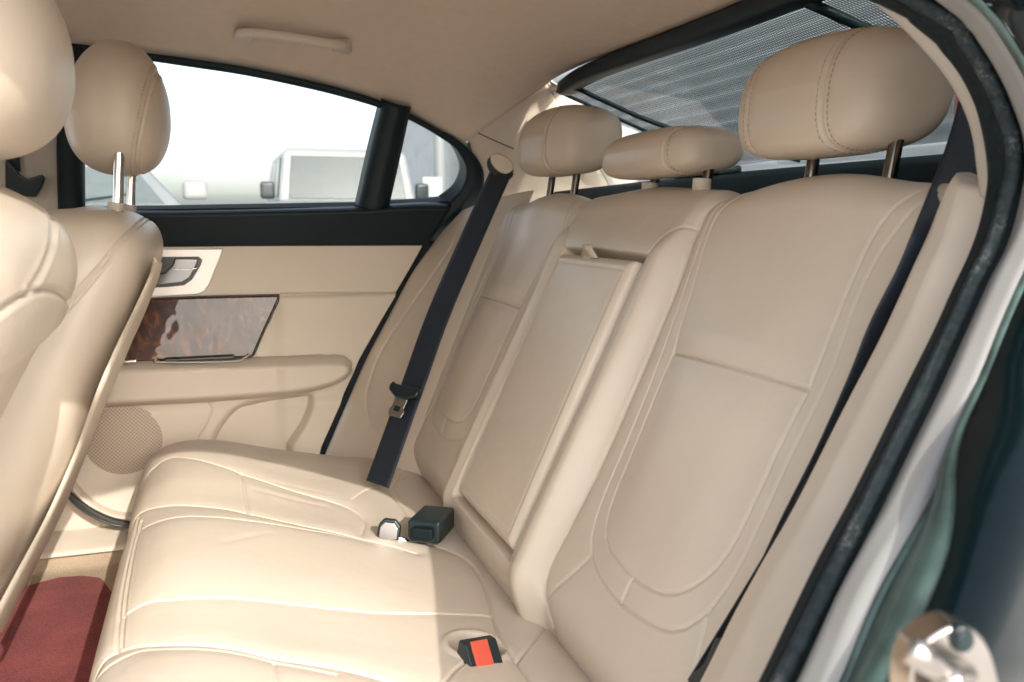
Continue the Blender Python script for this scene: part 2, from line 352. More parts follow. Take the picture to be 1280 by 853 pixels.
# armrest recess
rec=sstep(.915,.926,YY)*sstep(m(.915),m(.926),YY)*sstep(.018,.034,SS)*sstep(.412,.404,SS)
H=H*(1-rec)+rec*(-.006)
ft=np.stack([YY.ravel(),SS.ravel()],1)
for line,(dp,wd),w,ww in seams:
    r=pdist(ft,line).reshape(SS.shape)
    H+=groove(r,dp,wd,w,ww,.00025 if dp<.004 else 0.)
# bottom tuck
H-= .05*sstep(.03,-.06,SS)**1.3
# crown and roll at the top: the surface bends backwards above s0
s0=.470+.010*np.cos((YY-CY)*math.pi/.5)*0
crown=.012*(np.exp(-((YY-.70)/.10)**2)+np.exp(-((YY-m(.70))/.10)**2)+.9*np.exp(-((YY-CY)/.12)**2))-.008
R=.045
th=np.clip((SS-s0)/R,0,math.pi*.62)
ext=np.maximum(0,(SS-s0)-R*math.pi*.62)
sl=np.minimum(SS,s0)+R*np.sin(th)+ext*math.cos(math.pi*.62)
hb=-R*(1-np.cos(th))-ext*math.sin(math.pi*.62)
# local frame: normal rotates with theta
nn=np.cos(th)[...,None]*nb+np.sin(th)[...,None]*sv
P=a0[None,None]+sl[...,None]*sv+hb[...,None]*nb+H[...,None]*nn
P[...,1]+=YY; P+= (crown*sstep(.38,.50,SS))[...,None]*sv
backrest=grid('backrest',P,'leather',seat)
# armrest pad
def armpad():
    y0,y1,s_0,s_1=.929,m(.929),.030,.401
    ny,ns=110,170
    V=[];U=np.linspace(-1,1,ny);W=np.linspace(-1,1,ns); UU,WW=np.meshgrid(U,W,indexing='ij')
    # rounded slab: superellipse in-plane, height profile
    yy=(y0+y1)/2+UU*(y1-y0)/2; s_=(s_0+s_1)/2+WW*(s_1-s_0)/2
    # distance to edge
    e=np.minimum((1-abs(UU))*(y1-y0)/2,(1-abs(WW))*(s_1-s_0)/2)
    r=.014; h=np.where(e<r,-r+np.sqrt(np.maximum(0,r*r-(r-e)**2)),0)
    h=h+.024+.004*np.cos(UU*1.4)*np.cos(WW*1.4)
    # piping seam running round the face
    d=abs(e-.015); h+= -.0009*np.exp(-(d/.0013)**2)-.0006*np.exp(-d/.006)+.0005*np.exp(-((e-.0120)/.002)**2)
    h=np.where(e<=1e-6,-.004,h)
    P=a0+s_[...,None]*sv+h[...,None]*nb; P[...,1]+=yy
    o=grid('armrest',P,'leather',seat); 
    # body behind
    return o
arm=armpad()
lp=[bkpt(1.068,.392,.020),bkpt(1.062,.404,.026),bkpt(1.050,.410,.034),bkpt(1.046,.404,.036),bkpt(1.040,.395,.026)]
LA=resamp(lp,24); wd=np.array([0,.016,0])+sv*.0
Pl=np.stack([LA-wd,LA,LA+wd*.9],1); grid('pull_loop',Pl,'leather_b',arm,thick=.0022)

# ---- cushion
prof=np.array([(-.085,-.64),(-.105,-.56),(-.122,-.48),(-.127,-.435),(-.115,-.404),(-.09,-.388),(-.05,-.380),(0,-.385),(.05,-.397),(.116,-.413),(.2,-.430),(.285,-.442),(.33,-.450),(.37,-.47)])
PR=resamp(prof,480); 
def cz(X): 
    k=4; return np.interp(X,prof[k:,0],prof[k:,1])
def CU(p):
    z=-.41
    for _ in range(12):
        q=onZ(p,z); z=.5*z+.5*float(cz(np.clip(q[0],-.115,.36)))
    return q
yc=np.arange(.47,1.625,.0016)
T=np.gradient(PR,axis=0); T/=np.linalg.norm(T,axis=1,keepdims=True); NR=np.stack([-T[:,1],T[:,0]],1)   # outward
if NR[len(NR)//2][1]<0: NR=-NR
P=np.zeros((len(PR),len(yc),3)); P[...,0]=PR[:,None,0]; P[...,1]=yc[None]; P[...,2]=PR[:,None,1]
arc=np.r_[0,np.cumsum(np.linalg.norm(np.diff(PR,axis=0),axis=1))]
def carc(X):  # arc position of top point with given X
    i0=np.argmin(PR[:240,0]); return np.interp(X,PR[i0:,0],arc[i0:])
cs=dict(
 s1=[(151,668),(160,652),(172,643),(206,632),(240,631),(292,637),(343,649),(429,669),(490,682),(520,690)],
 s2=[(175,664),(206,654),(240,650),(292,653),(343,659),(429,673),(480,684)],
 s3=[(155,771),(185,757),(220,751),(275,749),(343,754),(429,763),(469,766),(537,767),(616,768)],
 s4=[(106,853),(120,834),(137,819),(172,807),(213,804),(275,808),(343,822),(429,835),(493,852),(520,862)],
 s4b=[(118,850),(145,828),(176,815),(213,812),(275,816),(343,829),(420,843)],
 s5=[(178,598),(206,577),(240,577),(299,593),(361,611),(429,630),(455,648),(452,668)],
 s6=[(520,672),(565,688),(590,705),(606,732),(616,766),(627,797),(646,824),(661,845),(680,880)],
 s7=[(689,780),(668,800),(646,824)], s8=[(302,593),(306,615),(311,641)],
 v1=[(172,648),(163,690),(157,716),(150,760),(144,814)], v2=[(177,652),(168,690),(163,716),(156,760),(150,808)],
 f1=[(440,624),(460,611),(484,606),(505,598)], f2=[(484,606),(495,625),(512,652),(520,672)], f3=[(514,580),(500,592),(492,606),(500,622)],
 b1=[(556,853),(570,836),(585,824)], g1=[(343,829),(345,860)])
Hc=np.zeros(P.shape[:2]); ft=np.stack([np.repeat(arc,len(yc)),np.tile(yc,len(PR))],1)
for k,L in cs.items():
    Q=[]
    for p in L:
        if p[0]<165 and k in('s1','s3','s4','v1','s4b','s5'):
            q=onX(p,-.121) if False else CU(p)
        else: q=CU(p)
        Q.append((float(carc(np.clip(q[0],-.126,.36))),q[1]))
    Q=smoothline(Q,50) if len(Q)>2 else Q
    r=pdist(ft,Q).reshape(Hc.shape)
    big=k in('s1','s4','s5','s6')
    Hc+=groove(r,.0026 if big else .0016,.0042 if big else .0016,.0014,.012 if big else .008,.0005)
YC=np.broadcast_to(yc[None],Hc.shape); XC=P[...,0]
# puffed seat areas, slightly hollowed, raised rear ledge
for y0 in (.665,1.045,m(.665)):
    Hc+=.007*np.exp(-((YC-y0)/.13)**4)*sstep(-.12,-.06,XC)*sstep(.27,.12,XC)
Hc-=.006*np.exp(-((YC-.70)/.09)**2)*np.exp(-((XC-.12)/.09)**2)+.006*np.exp(-((YC-m(.70))/.09)**2)*np.exp(-((XC-.12)/.09)**2)
# soft leather creases in the far seat
for q0,q1,am in (((.06,1.33),(.13,1.30),.0016),((.05,1.30),(.14,1.265),.0014),((.08,1.36),(.15,1.33),.0012),((.0,1.05),(.05,1.10),.0010)):
    r=pdist(np.stack([XC.ravel(),YC.ravel()],1),[q0,q1]).reshape(Hc.shape); Hc-=.55*am*np.exp(-(r/.007)**2)
end=sstep(.53,.47,YC)+sstep(1.57,1.622,YC)
Hc-=.05*end**2
# buckle wells
def well(px,r,d):
    global Hc
    q=CU(px); rr=np.hypot(XC-q[0],YC-q[1]); up_=(np.arange(len(PR))[:,None]>80)
    Hc+=np.where(up_,-d*sstep(r,r*.72,rr)+.002*np.exp(-((rr-r*1.08)/.004)**2),0)
well((596,806),.030,.022)
P[...,0]+=NR[:,None,0]*Hc; P[...,2]+=NR[:,None,1]*Hc
grid('seat_cushion',P,'leather',seat)

# ---- headrests
def psphere(name,c,r,p,mat,parent,n=90,R=None,fn=None,seam=None):
    g=np.tan(np.linspace(-math.pi/4,math.pi/4,n)); V=[];Fc=[];off=0
    for ax in range(3):
        for sg in (-1,1):
            A,B=np.meshgrid(g,g,indexing='ij'); D=np.zeros((n,n,3)); D[...,ax]=sg; D[...,(ax+1)%3]=A*sg; D[...,(ax+2)%3]=B
            V.append(D.reshape(-1,3)); i=np.arange(n*n).reshape(n,n)+off
            Fc.append(np.stack([i[:-1,:-1].ravel(),i[1:,:-1].ravel(),i[1:,1:].ravel(),i[:-1,1:].ravel()],1)); off+=n*n
    V=np.vstack(V); Fc=np.vstack(Fc)
    pp=np.array(p if np.ndim(p) else [p]*3,float)
    V/=np.linalg.norm(V,axis=1,keepdims=True)
    lo=np.full(len(V),.2);hi=np.full(len(V),2.)
    for _ in range(28):
        t=(lo+hi)/2; f=(abs(V*t[:,None])**pp).sum(1); lo=np.where(f<1,t,lo); hi=np.where(f<1,hi,t)
    V=V*lo[:,None]
    Nn=V.copy(); 
    if fn is not None: V=fn(V)
    W=V*np.array(r)
    if seam is not None: W=seam(W,Nn)
    if R is not None: W=W@np.array(R).T
    o=mesh(name,W+np.array(c),Fc.tolist(),mat,parent)
    import bmesh
    bm=bmesh.new(); bm.from_mesh(o.data); bmesh.ops.remove_doubles(bm,verts=bm.verts,dist=1e-5); bmesh.ops.recalc_face_normals(bm,faces=bm.faces); bm.to_mesh(o.data); bm.free()
    return o
def stitches(o,ax,offs,par,count=84,col='thread',lean=0.):
    co=np.empty(len(o.data.vertices)*3); o.data.vertices.foreach_get('co',co); co=co.reshape(-1,3)
    no=np.empty(len(co)*3); o.data.vertices.foreach_get('normal',no); no=no.reshape(-1,3)
    mid=(co.max(0)+co.min(0))/2; a,b=[k for k in (0,1,2) if k!=ax]
    V=[];Fc=[]
    for w in offs:
        q=co[:,ax]-mid[ax]-lean*(co[:,2]-mid[2]); sel=abs(q-w)<.0035
        if sel.sum()<20: continue
        P=co[sel]; Nn=no[sel]; ang=np.arctan2(P[:,b]-mid[b],P[:,a]-mid[a]); k=np.argsort(ang); P=P[k];Nn=Nn[k];ang=ang[k]
        ta=np.linspace(-math.pi,math.pi,count*6,endpoint=False)
        Q=np.stack([np.interp(ta,ang,P[:,j],period=2*math.pi) for j in range(3)],1); NN=np.stack([np.interp(ta,ang,Nn[:,j],period=2*math.pi) for j in range(3)],1)
        ker=np.ones(9)/9; Q=np.stack([np.convolve(np.r_[Q[-4:,j],Q[:,j],Q[:4,j]],ker,'valid') for j in range(3)],1)
        Q[:,ax]=mid[ax]+w+lean*(Q[:,2]-mid[2])
        d=np.r_[0,np.cumsum(np.linalg.norm(np.diff(np.vstack([Q,Q[:1]]),axis=0),axis=1))]; L=d[-1]; nst=int(L/.0052)
        for i in range(nst):
            t0=i*L/nst; t1=t0+.0034
            A_,B_=[np.array([np.interp(t,d,np.r_[Q[:,j],Q[0,j]]) for j in range(3)]) for t in (t0,t1)]
            n_=np.array([np.interp(t0,d[:-1],NN[:,j]) for j in range(3)]); n_/=np.linalg.norm(n_)
            tt=B_-A_; tt/=np.linalg.norm(tt)+1e-9; sd_=np.cross(tt,n_)*.00045; k0=len(V)
            for E_ in (A_,B_): V+=[E_-n_*.0006-sd_,E_-n_*.0006+sd_,E_+n_*.0007+sd_*.6,E_+n_*.0007-sd_*.6]
            Fc+=[(k0,k0+1,k0+2,k0+3),(k0+7,k0+6,k0+5,k0+4)]+[(k0+j,k0+4+j,k0+4+(j+1)%4,k0+(j+1)%4) for j in range(4)]
    me=bpy.data.meshes.new('stitching'); me.from_pydata([tuple(v) for v in V],[],Fc); me.materials.append(M[col]); st=bpy.data.objects.new('stitching',me); C.objects.link(st); st.parent=par; return st
def yseam(ws,dp=.0022):
    def f(W,Nn):
        d=np.zeros(len(W))
        for w in ws:
            r=abs(W[:,1]-w); d+=-dp*np.exp(-(r/.0016)**2)-.002*np.exp(-r/.010)+.0006*np.exp(-((r-.005)/.0016)**2)
            # stitches either side
            ang=np.arctan2(W[:,2],W[:,0]); d+=-.0006*np.exp(-((r-.0062)/.0016)**2)
        return W+Nn/np.linalg.norm(Nn,axis=1,keepdims=True)*d[:,None]
    return f
def xseam(w):
    def f(W,Nn):
        r=abs(W[:,0]-w-.15*W[:,2]); d=-.0016*np.exp(-(r/.0014)**2)-.001*np.exp(-r/.008)
        st=(np.sin(np.arctan2(W[:,2],W[:,1])*150)>0); d+=np.where(st,-.0007,0)*np.exp(-((r-.005)/.001)**2)
        return W+Nn/np.linalg.norm(Nn,axis=1,keepdims=True)*d[:,None]
    return f
def hr(cy,zc,hx,hy,hz,bend,seams,xc=.568,posts=.055,tilt=.10,py=5.,pc=None,hsq=.09):
    def fn(V):
        V=V.copy(); x,y,z=V[:,0].copy(),V[:,1],V[:,2].copy()
        V[:,0]=x*(1-.18*np.clip(z,0,1)**2)*(1-.10*np.clip(-z,0,1))+.10*z+bend*y*y
        V[:,2]=z*(1-.09*abs(y)**3)+np.where(z<0,.10*np.clip(x,-1,1)*abs(z),0)
        return V
    h=psphere('headrest',(xc,cy,zc),(hx,hy,hz),(3.2,py,3.4),'leather_b',seat,n=110,R=roty(tilt),fn=fn,seam=yseam(seams))
    for w in seams:
        for o_ in (-.0062,.0062): stitches(h,1,[w+o_],h)
    pc=cy if pc is None else pc
    for sgn in (-1,1):
        tube('post',[(xc+.008,pc+sgn*posts,zc-hz*.45),(xc-.012,pc+sgn*posts,-.03)],.0062,'darkchrome',h,n=16,smooth=False)
        if hz<.04: tube('post_collar',[(xc-.003,pc+sgn*posts,.046),(xc-.004,pc+sgn*posts,.030)],.011,'trim',h,n=20,smooth=False)
    return h
hr(.722,.113,.059,.107,.057,.20,(-.058,.058),pc=.692)
hr(1.400,.125,.062,.112,.057,.20,(-.058,.058),pc=1.405)
hr(1.036,.081,.053,.122,.031,.16,(-.085,.085),xc=.560,posts=.066,tilt=.05,py=6.,pc=1.0)

# ================================================================== SIDE BOLSTERS + BODY SHELL
car=empty('car_body',(.5,CY,GZ),'dark green saloon car body seen from inside, beige lined roof and black sealed doorway','car')
# near doorway traced on the body side
SI=[(1060,-60),(1095,-22),(1121,0),(1145,19),(1182,54),(1207,82),(1224,112),(1237,150),(1245,216),(1244,249),(1235,301),(1218,344),(1199,390),(1177,440),(1137,518),(1078,640),(1029,728),(972,853),(940,920)]
SO=[(1120,-60),(1160,-30),(1194,0),(1218,22),(1246,62),(1265,97),(1278,131),(1290,170),(1292,215),(1280,265),(1264,318),(1244,357),(1216,420),(1173,513),(1112,640),(1010,853),(975,920)]
PO=[(1160,-60),(1195,-28),(1226,0),(1252,28),(1280,71),(1300,110),(1318,160),(1325,220),(1318,280),(1282,360),(1256,420),(1228,490),(1193,560),(1155,640),(1135,673),(1090,752),(1049,853),(1015,920)]
GO=[(1175,-60),(1210,-28),(1242,0),(1268,28),(1296,71),(1318,110),(1336,160),(1343,220),(1334,285),(1298,368),(1268,435),(1238,500),(1219,560),(1208,620),(1200,653),(1180,715),(1142,800),(1111,853),(1085,920)]
def nr(L,o): return [NEAR(p,o) for p in L]
arch=[(-.95,.165),(-.6,.232),(-.3,.258),(-.1,.256),(.05,.240),(.18,.210),(.28,.168)]
def ar(L,dz,o): return [np.array([x+dz*.55,.425+.3*(z+dz)+o,z+dz]) for x,z in arch]+nr(L,o)
def taper(pp,gg):
    return [p+(g-p)*(.03+.97*float(sstep(.06,.16,-g[2]))) for p,g in zip(resamp(pp,120),resamp(gg,120))]
i3=ar(SI[2:],0,0); o3=ar(SO[2:],.022,-.03); p3=ar(PO[2:],.036,-.055); g3=ar(GO[2:],.055,-.085)
NL=[(1244,222),(1222,234),(1196,258),(1172,297),(1149,345),(1103,445),(1042,569),(987,680),(937,770),(907,820),(882,870),(850,930)]
nl3=[BK(p,.0)+np.array([.02,0,0]) for p in NL]
strip('side_bolster',nl3,nr(SI[8:],.012),'leather',car,n=110,m=40,prof=([0,.06,.14,.3,.55,.8,1],[-.012,.002,.006,.018,.026,.020,.004]))
# seal: fat rubber section
strip('door_seal',i3,o3,'rubber',car,n=260,m=24,prof=([0,.1,.3,.6,.75,.85,1],[0,.006,.010,.010,.006,.0,-.004]))
i4,o4=resamp(i3,260)[90:],resamp(o3,260)[90:]
strip('seal_lip',i4*.30+o4*.70,i4*.16+o4*.84,'dustyrubber',car,n=200,m=6,prof=([0,.5,1],[.008,.0115,.006]),sm=False)
strip('door_flange',o3,p3,'jambreflection',car,n=260,m=20,prof=([0,.15,.5,.85,1],[-.004,.004,.008,.004,-.003]))
p3=list(resamp(p3,120)); g3=taper(p3,g3)
strip('door_jamb',p3,g3,'greenjamb',car,n=160,m=24,prof=([0,.15,.4,.6,.8,1],[-.001,-.004,-.001,.002,.002,-.001]))
# outer quarter panel sweeps rearwards from the jamb's outer edge
GA=resamp(g3,140); off=np.array([[-.001,.0005,0],[.003,-.003,0],[.03,-.018,0],[.10,-.045,0],[.30,-.075,-.0],[.8,-.07,0]])
Pq=np.stack([GA+o for o in off],1); Pq=np.stack([resamp(r,24) for r in Pq]); grid('quarter_panel',Pq,'paint',car,thick=.003)
# striker
sp=empty('tmp',(0,0,0),None,None); bpy.data.objects.remove(sp)
def SK(p,o=0.): return on(p,(.25,1,0),.262+o)
pts=[(1148,810),(1172,792),(1195,783),(1215,786),(1232,800),(1246,835),(1256,900),(1240,960),(1165,960),(1140,900),(1138,850)]
stk=prism('striker',[SK(p) for p in resamp([*pts,pts[0]],44)[:-1]],(.002,.012,0),'steel',car,bevel=.0014,seg=3)
ring=[SK((1205+15*math.cos(t),801+17*math.sin(t)),-.0015) for t in np.linspace(0,2*math.pi,24,endpoint=False)]
prism('bolt',ring,(0,.004,0),'plastic',stk,bevel=.001)
ring=[SK((1205+8*math.cos(t),801+9*math.sin(t)),-.003) for t in np.linspace(0,2*math.pi,12,endpoint=False)]
prism('bolt_head',ring,(0,.003,0),'plastic',stk,bevel=.001)
tube('striker_bar',[SK((1137,810),-.030),SK((1152,820),-.031),SK((1170,832),-.026),SK((1190,838),-.012),SK((1205,842),-.001)],.0042,'steel',stk,n=16)
tube('striker_bar',[SK((1175,880),-.001),SK((1178,862),-.018),SK((1185,848),-.026),SK((1190,838),-.014)],.0036,'steel',stk,n=16)

# near pillar inner trim (between sun shade and seal)
IL=[(1040,-60),(1075,-25),(1107,2),(1150,46),(1190,95),(1213,137),(1224,170),(1229,205),(1236,240)]
strip('pillar_trim',[on(p,(0,1,-.3),.455) for p in IL],nr(SI[:10],.004),'hard',car,n=60,m=12,bulge=.004)

# far side: rail line above the side window
RLp=[(178,66),(240,74),(300,83),(360,95),(420,109),(480,128),(520,147),(555,170),(585,196)]
RL=[FAR(p) for p in RLp]
ex=RL[0]-RL[1]; ex/=np.linalg.norm(ex)
x0=RL[0][0]
rx=np.array([-1.25,-1.0,-.6,x0]+[r[0] for r in RL[1:]]); rz=np.array([.10,.17,.262,RL[0][2]]+[r[2] for r in RL[1:]])
print('rail',np.round(np.stack([rx,rz],1),3).tolist())
Q1=FAR((592,168)); HC=np.array([.612,1.585,.250])
def rail(X):  # half width and height of the roof lining edge
    if X<=Q1[0]-.03: z=float(np.interp(X,rx,rz)); return 1.72-.3*z-CY,z
    t=(X-(Q1[0]-.03))/(HC[0]-Q1[0]+.03); za=float(np.interp(Q1[0]-.03,rx,rz)); z=za+(HC[2]-za)*t
    w=(1.72-.3*za-CY)*(1-t)+(HC[1]-CY)*t; return w,z
def roofc(X): return float(np.interp(X,[-1.25,-1.0,-.6,-.2,.1,.35,.5,.58,.636],[.16,.25,.35,.385,.385,.357,.312,.282,.262]))
xs=np.linspace(-1.25,HC[0],120); vs=np.linspace(-1,1,120)
P=np.zeros((len(xs),len(vs),3))
for i,X in enumerate(xs):
    w,z=rail(X); 
    for j,v in enumerate(vs):
        Xs=X+.022*(1-v*v)*float(sstep(.2,HC[0],X)); k=(1-abs(v)**3.2)**.75
        P[i,j]=(Xs,CY+v*w,z+(roofc(Xs)-z)*k)
grid('headliner',P,'liner',car,thick=.004)
hdr=P[-1].copy()
# outer roof skin, and the rear glass
Po=P.copy(); Po[...,2]+=.03; Po[...,1]=CY+(Po[...,1]-CY)*1.06; grid('roof_panel',Po,'paint',car,thick=.003)
gl_t=hdr+np.array([.02,0,-.004]); gl_b=np.stack([np.linspace(1.26,1.26,120)-.10*vs**2,CY+vs*.60,np.full(120,.115)],1)
strip('rear_window',gl_t,gl_b,'rglass',car,n=60,m=12,thick=.003,sm=False)
# black print band along the glass head
gb=gl_t+(gl_b-gl_t)*.035+np.array([0,0,-.006]); strip('header_band',gl_t+np.array([-.004,0,-.006]),gb,'black',car,n=90,m=6,sm=False)
# parcel shelf
shf_a=np.stack([np.full(60,.57),np.linspace(.43,1.67,60),np.full(60,-.02)],1); shf_b=np.stack([np.full(60,.66),np.linspace(.43,1.67,60),np.full(60,.052)],1)
shf_c=np.stack([np.full(60,1.28),np.linspace(.43,1.67,60),np.full(60,.112)],1)
Ps=np.stack([shf_a,shf_b,shf_b*.5+shf_c*.5+np.array([0,0,.006]),shf_c],1); grid('parcel_shelf',Ps,'shelf',car,thick=.004)
for yv in (.66,1.43):
    box('shelf_vent',(.86,yv,.082),(.05,.16,.014),'plastic',car,R=roty(-.1),bevel=.005)
# far rear pillar trim
cA=[FAR((584,148),.02)]+[FAR(p,.004) for p in [(584,166),(594,203),(597,232),(589,258),(560,300)]]
cB=[hdr[-1]+np.array([-.015,.02,.03]),hdr[-1]+np.array([.0,.008,0]),FAR((690,118)),FAR((720,165),-.01),FAR((745,205),-.01),FAR((770,250),-.01)]
strip('pillar_trim',cA,cB,'liner',car,n=50,m=24,bulge=.002)
mir=lambda L:[np.array([q[0],2*CY-q[1],q[2]]) for q in L]
strip('pillar_trim',cB,[hdr[-1]+np.array([.03,.0,-.005]),onX((712,118),.78),onX((760,150),.95),onX((795,165),1.08),onX((830,180),1.22),onX((835,190),1.25)],'hard',car,n=40,m=12,bulge=.004)
strip('pillar_trim',mir(cA),mir(cB),'liner',car,n=50,m=24)
strip('pillar_trim',mir(cB),mir([hdr[-1]+np.array([.03,.0,-.005]),onX((712,118),.78),onX((760,150),.95),onX((795,165),1.08),onX((830,180),1.22),onX((835,190),1.25)]),'hard',car,n=40,m=12)
# seam lines on lining
def cord(name,pts,r,mat,par): return tube(name,pts,r,mat,par,n=8)
tube('trim_seam',[FAR(p,-.010) for p in [(593,167),(615,147),(640,128),(662,112)]],.0011,'plastic',car,n=8)
tube('trim_seam',[FAR(p,-.012) for p in [(597,166),(618,176),(642,186)]],.0011,'plastic',car,n=8)
# near side mirror of rail: the roof's near edge and doorway header
nearrail=[(r[0],2*CY-r[1],r[2]) for r in [FAR(p) for p in RLp]]
nearrail=[np.array(((-1.0),2*CY-(1.72-.3*.17),.17)),np.array((-.6,2*CY-(1.72-.3*.262),.262))]+[np.array(q) for q in nearrail]
nn_=[q for q in nearrail]
strip('roof_rail',nn_,[q+np.array([0,-.05,-.004]) for q in nn_],'paint',car,n=60,m=6)
# grab handle
def HD(p,Y): return onY(p,Y)
gh=tube('grab_handle',[HD((300,47),1.585),HD((306,42),1.555),HD((330,43),1.545),HD((370,48),1.543),HD((405,54),1.545),HD((428,57),1.555),HD((432,62),1.59)],.0075,'trim',car,n=16,res=60,flat=(.010,.0075,(0,0,1)))
for p in ((306,46),(426,57)): box('handle_mount',HD(p,1.575),(.026,.045,.016),'trim',gh,bevel=.004)

# ---- far door
door=empty('rear_passenger_door',(.1,1.74,-.62),'beige lined far rear door with burl walnut panel, chrome handle and black window frame','car door')
rgt=[(532,300),(527,311),(505,350),(475,400),(447,450),(425,500),(400,556),(385,620),(375,680)]
R3=np.array([FARL(p) for p in rgt])
nz,nx=330,520
zz=np.linspace(-.035,-.62,nz); P=np.zeros((nz,nx,3))
for i,z in enumerate(zz):
    xr=np.interp(-z,-R3[:,2],R3[:,0]); P[i,:,0]=np.linspace(-.46,xr,nx); P[i,:,2]=z
P[...,1]=1.72
def toXZ(L): return np.array([FARL(p)[[0,2]] for p in L])
XZ=np.stack([P[...,0].ravel(),P[...,2].ravel()],1)
def inside(Q,poly):
    poly=np.asarray(poly); x,y=Q.T; c=np.zeros(len(Q),bool); j=len(poly)-1
    for i in range(len(poly)):
        xi,yi=poly[i]; xj,yj=poly[j]; c^=((yi>y)!=(yj>y))&(x<(xj-xi)*(y-yi)/(yj-yi+1e-12)+xi); j=i
    return c
def sdist(Q,poly):
    pl_=np.vstack([poly,poly[:1]]); d=pdist(Q,pl_); return np.where(inside(Q,poly),d,-d)
D=np.zeros(len(XZ))
armp=resamp(toXZ([(20,455),(130,452),(230,450),(330,447),(405,444),(430,446),(437,456),(432,468),(405,481),(350,491),(250,499),(130,505),(20,512),(20,455)]),80)[:-1]
sd=sdist(XZ,armp); D+=.045*np.clip(sd/.014,0,1)**.5*(sd>0)+.004*np.exp(-np.abs(sd)/.006)
D+=.012*sstep(-.085,-.10,XZ[:,1]-.0)*0
low=sstep(-.335,-.36,XZ[:,1]); D+=.010*low
pk=resamp(toXZ([(254,562),(268,532),(288,508),(310,499),(372,489),(392,490),(394,505),(385,530),(368,556),(360,575),(250,575),(254,562)]),60)[:-1]
sd=sdist(XZ,pk); D-=.022*sstep(0,.014,sd)
for L,dp in (([(350,367),(420,366),(480,366),(498,364)],.0022),([(110,510),(190,503),(255,502),(264,507),(262,520),(248,545),(236,562)],.0022)):
    r=pdist(XZ,smoothline(toXZ(L))); D-=dp*np.exp(-(r/.0022)**2)
D+=.006*sstep(-.148,-.152,XZ[:,1])*sstep(.10,.13,XZ[:,0])
# lower kick bulge
r=pdist(XZ,smoothline(toXZ([(85,600),(105,626),(130,640),(160,645),(200,640)]))); 
P[...,1]-=D.reshape(nz,nx)
grid('door_panel',P,'trim',door,thick=.004)
# black capping above the panel
tp=[(96,262),(205,262.5),(330,260.5),(450,257.5),(520,253),(562,254)]
bt=[(96,313),(205,312),(330,311),(450,311),(500,311),(527,311)]
strip('window_sill',[FAR(p,.0) for p in tp],[FAR(p,-.0) for p in bt],'black',door,n=70,m=22,prof=([0,.06,.14,.5,.93,1],[.0,.026,.034,.030,.024,.0]),bdir=(0,-1,0))
# window: outer pane + frames
WO=[(98,262),(98,200),(96,120),(110,66),(180,74),(240,84),(300,93),(360,105),(420,119),(476,136),(460,200),(448,262)]
gp=[FAR(p,.035) for p in WO]; prism('window_pane',gp,(0,.004,0),'glass',door,bevel=0)
QO=[(505,144),(530,153),(555,168),(572,187),(580,208),(572,232),(555,246),(500,250),(478,252)]
prism('quarter_pane',[FAR(p,.035) for p in QO],(0,.004,0),'glass',door,bevel=0)
# divider post
strip('window_divider',[FAR(p,-.008) for p in [(484,126),(468,190),(452,262)]],[FAR(p,-.008) for p in [(508,133),(494,200),(480,262)]],'black',door,n=30,m=12,prof=([0,.1,.5,.9,1],[-.02,.004,.010,.004,-.02]),thick=.012)
# upper frame band following the rail
def inn(L,dy): return [(x,y+dy) for x,y in L]
fo=[(50,50),(120,58)]+RLp[:-2]+[(555,168),(584,184),(602,207),(605,228),(598,250),(578,273),(548,302),(530,318)]
fi=[(50,62),(120,69),(178,75),(240,84),(300,93),(360,105),(420,119),(478,136),(515,151),(548,170),(572,188),(584,212),(578,236),(560,256),(540,272),(524,300)]
strip('window_frame',[FAR(p,-.004) for p in fo],[FAR(p,-.010) for p in fi],'black',door,n=120,m=12,prof=([0,.15,.6,1],[0,.007,.008,-.002]),thick=.006)
# reveal: dark ring between frame and quarter pane
ri=[(505,140),(530,150),(555,166),(572,187),(580,208),(573,232),(556,248)]
ro=[(515,148),(541,161),(562,178),(577,196),(584,214),(579,236),(562,256)]
strip('window_reveal',[FAR(p,-.008) for p in ro],[FAR(p,.035) for p in [(503,144),(528,152),(551,167),(566,186),(574,208),(566,230),(548,245)]],'black',door,n=60,m=8)
strip('window_reveal',[FAR(p,.0) for p in [(478,262),(520,258),(560,254)]],[FAR(p,.035) for p in [(478,252),(520,250),(560,246)]],'black',door,n=40,m=6)
strip('window_ledge',[FAR(p,-.006) for p in [(96,266),(300,263),(470,261)]],[FAR(p,.036) for p in [(96,261),(300,257),(470,254)]],'rubber',door,n=40,m=6)
strip('window_frame',[FAR(p,-.012) for p in [(76,58),(78,150),(78,200),(80,290)]],[FAR(p,-.012) for p in [(98,58),(98,150),(98,200),(99,290)]],'black',door,n=30,m=10,prof=([0,.2,.8,1],[0,.006,.006,-.01]),thick=.01)
# rear edge seal of the far door
strip('door_edge_seal',[FARL(p,-.002) for p in rgt],[FARL((x+12-.0*y,y+4),.0) for x,y in rgt],'rubber',door,n=80,m=8,bulge=.006)
# silver bezel, handle
prism('handle_bezel',[FARL(p,-.001) for p in [(120,311.5),(279,311),(276,320),(262,355),(256,364),(247,368),(120,375)]],(0,-.007,0),'satin',door,bevel=.002)
hw=prism('handle_well',[FARL(p,-.0095) for p in [(120,322),(248,321),(253,325),(251,332),(240,350),(230,357),(210,359),(120,364)]],(0,.004,0),'plastic',door,bevel=.001)
lev=[[(120,341),(185,346),(206,341),(216,331),(218,323),(248,323.5),(247,329),(238,347),(228,353),(205,356),(120,360)]]
hd=prism('door_handle',[FARL(p,-.012) for p in lev[0]],(0,-.006,0),'handlechrome',door,bevel=.0025,seg=4)
tube('handle_edge',[FARL(p,-.019) for p in [(216,337),(235,337.5),(247,335)]],.0012,'chrome',hd,n=8)
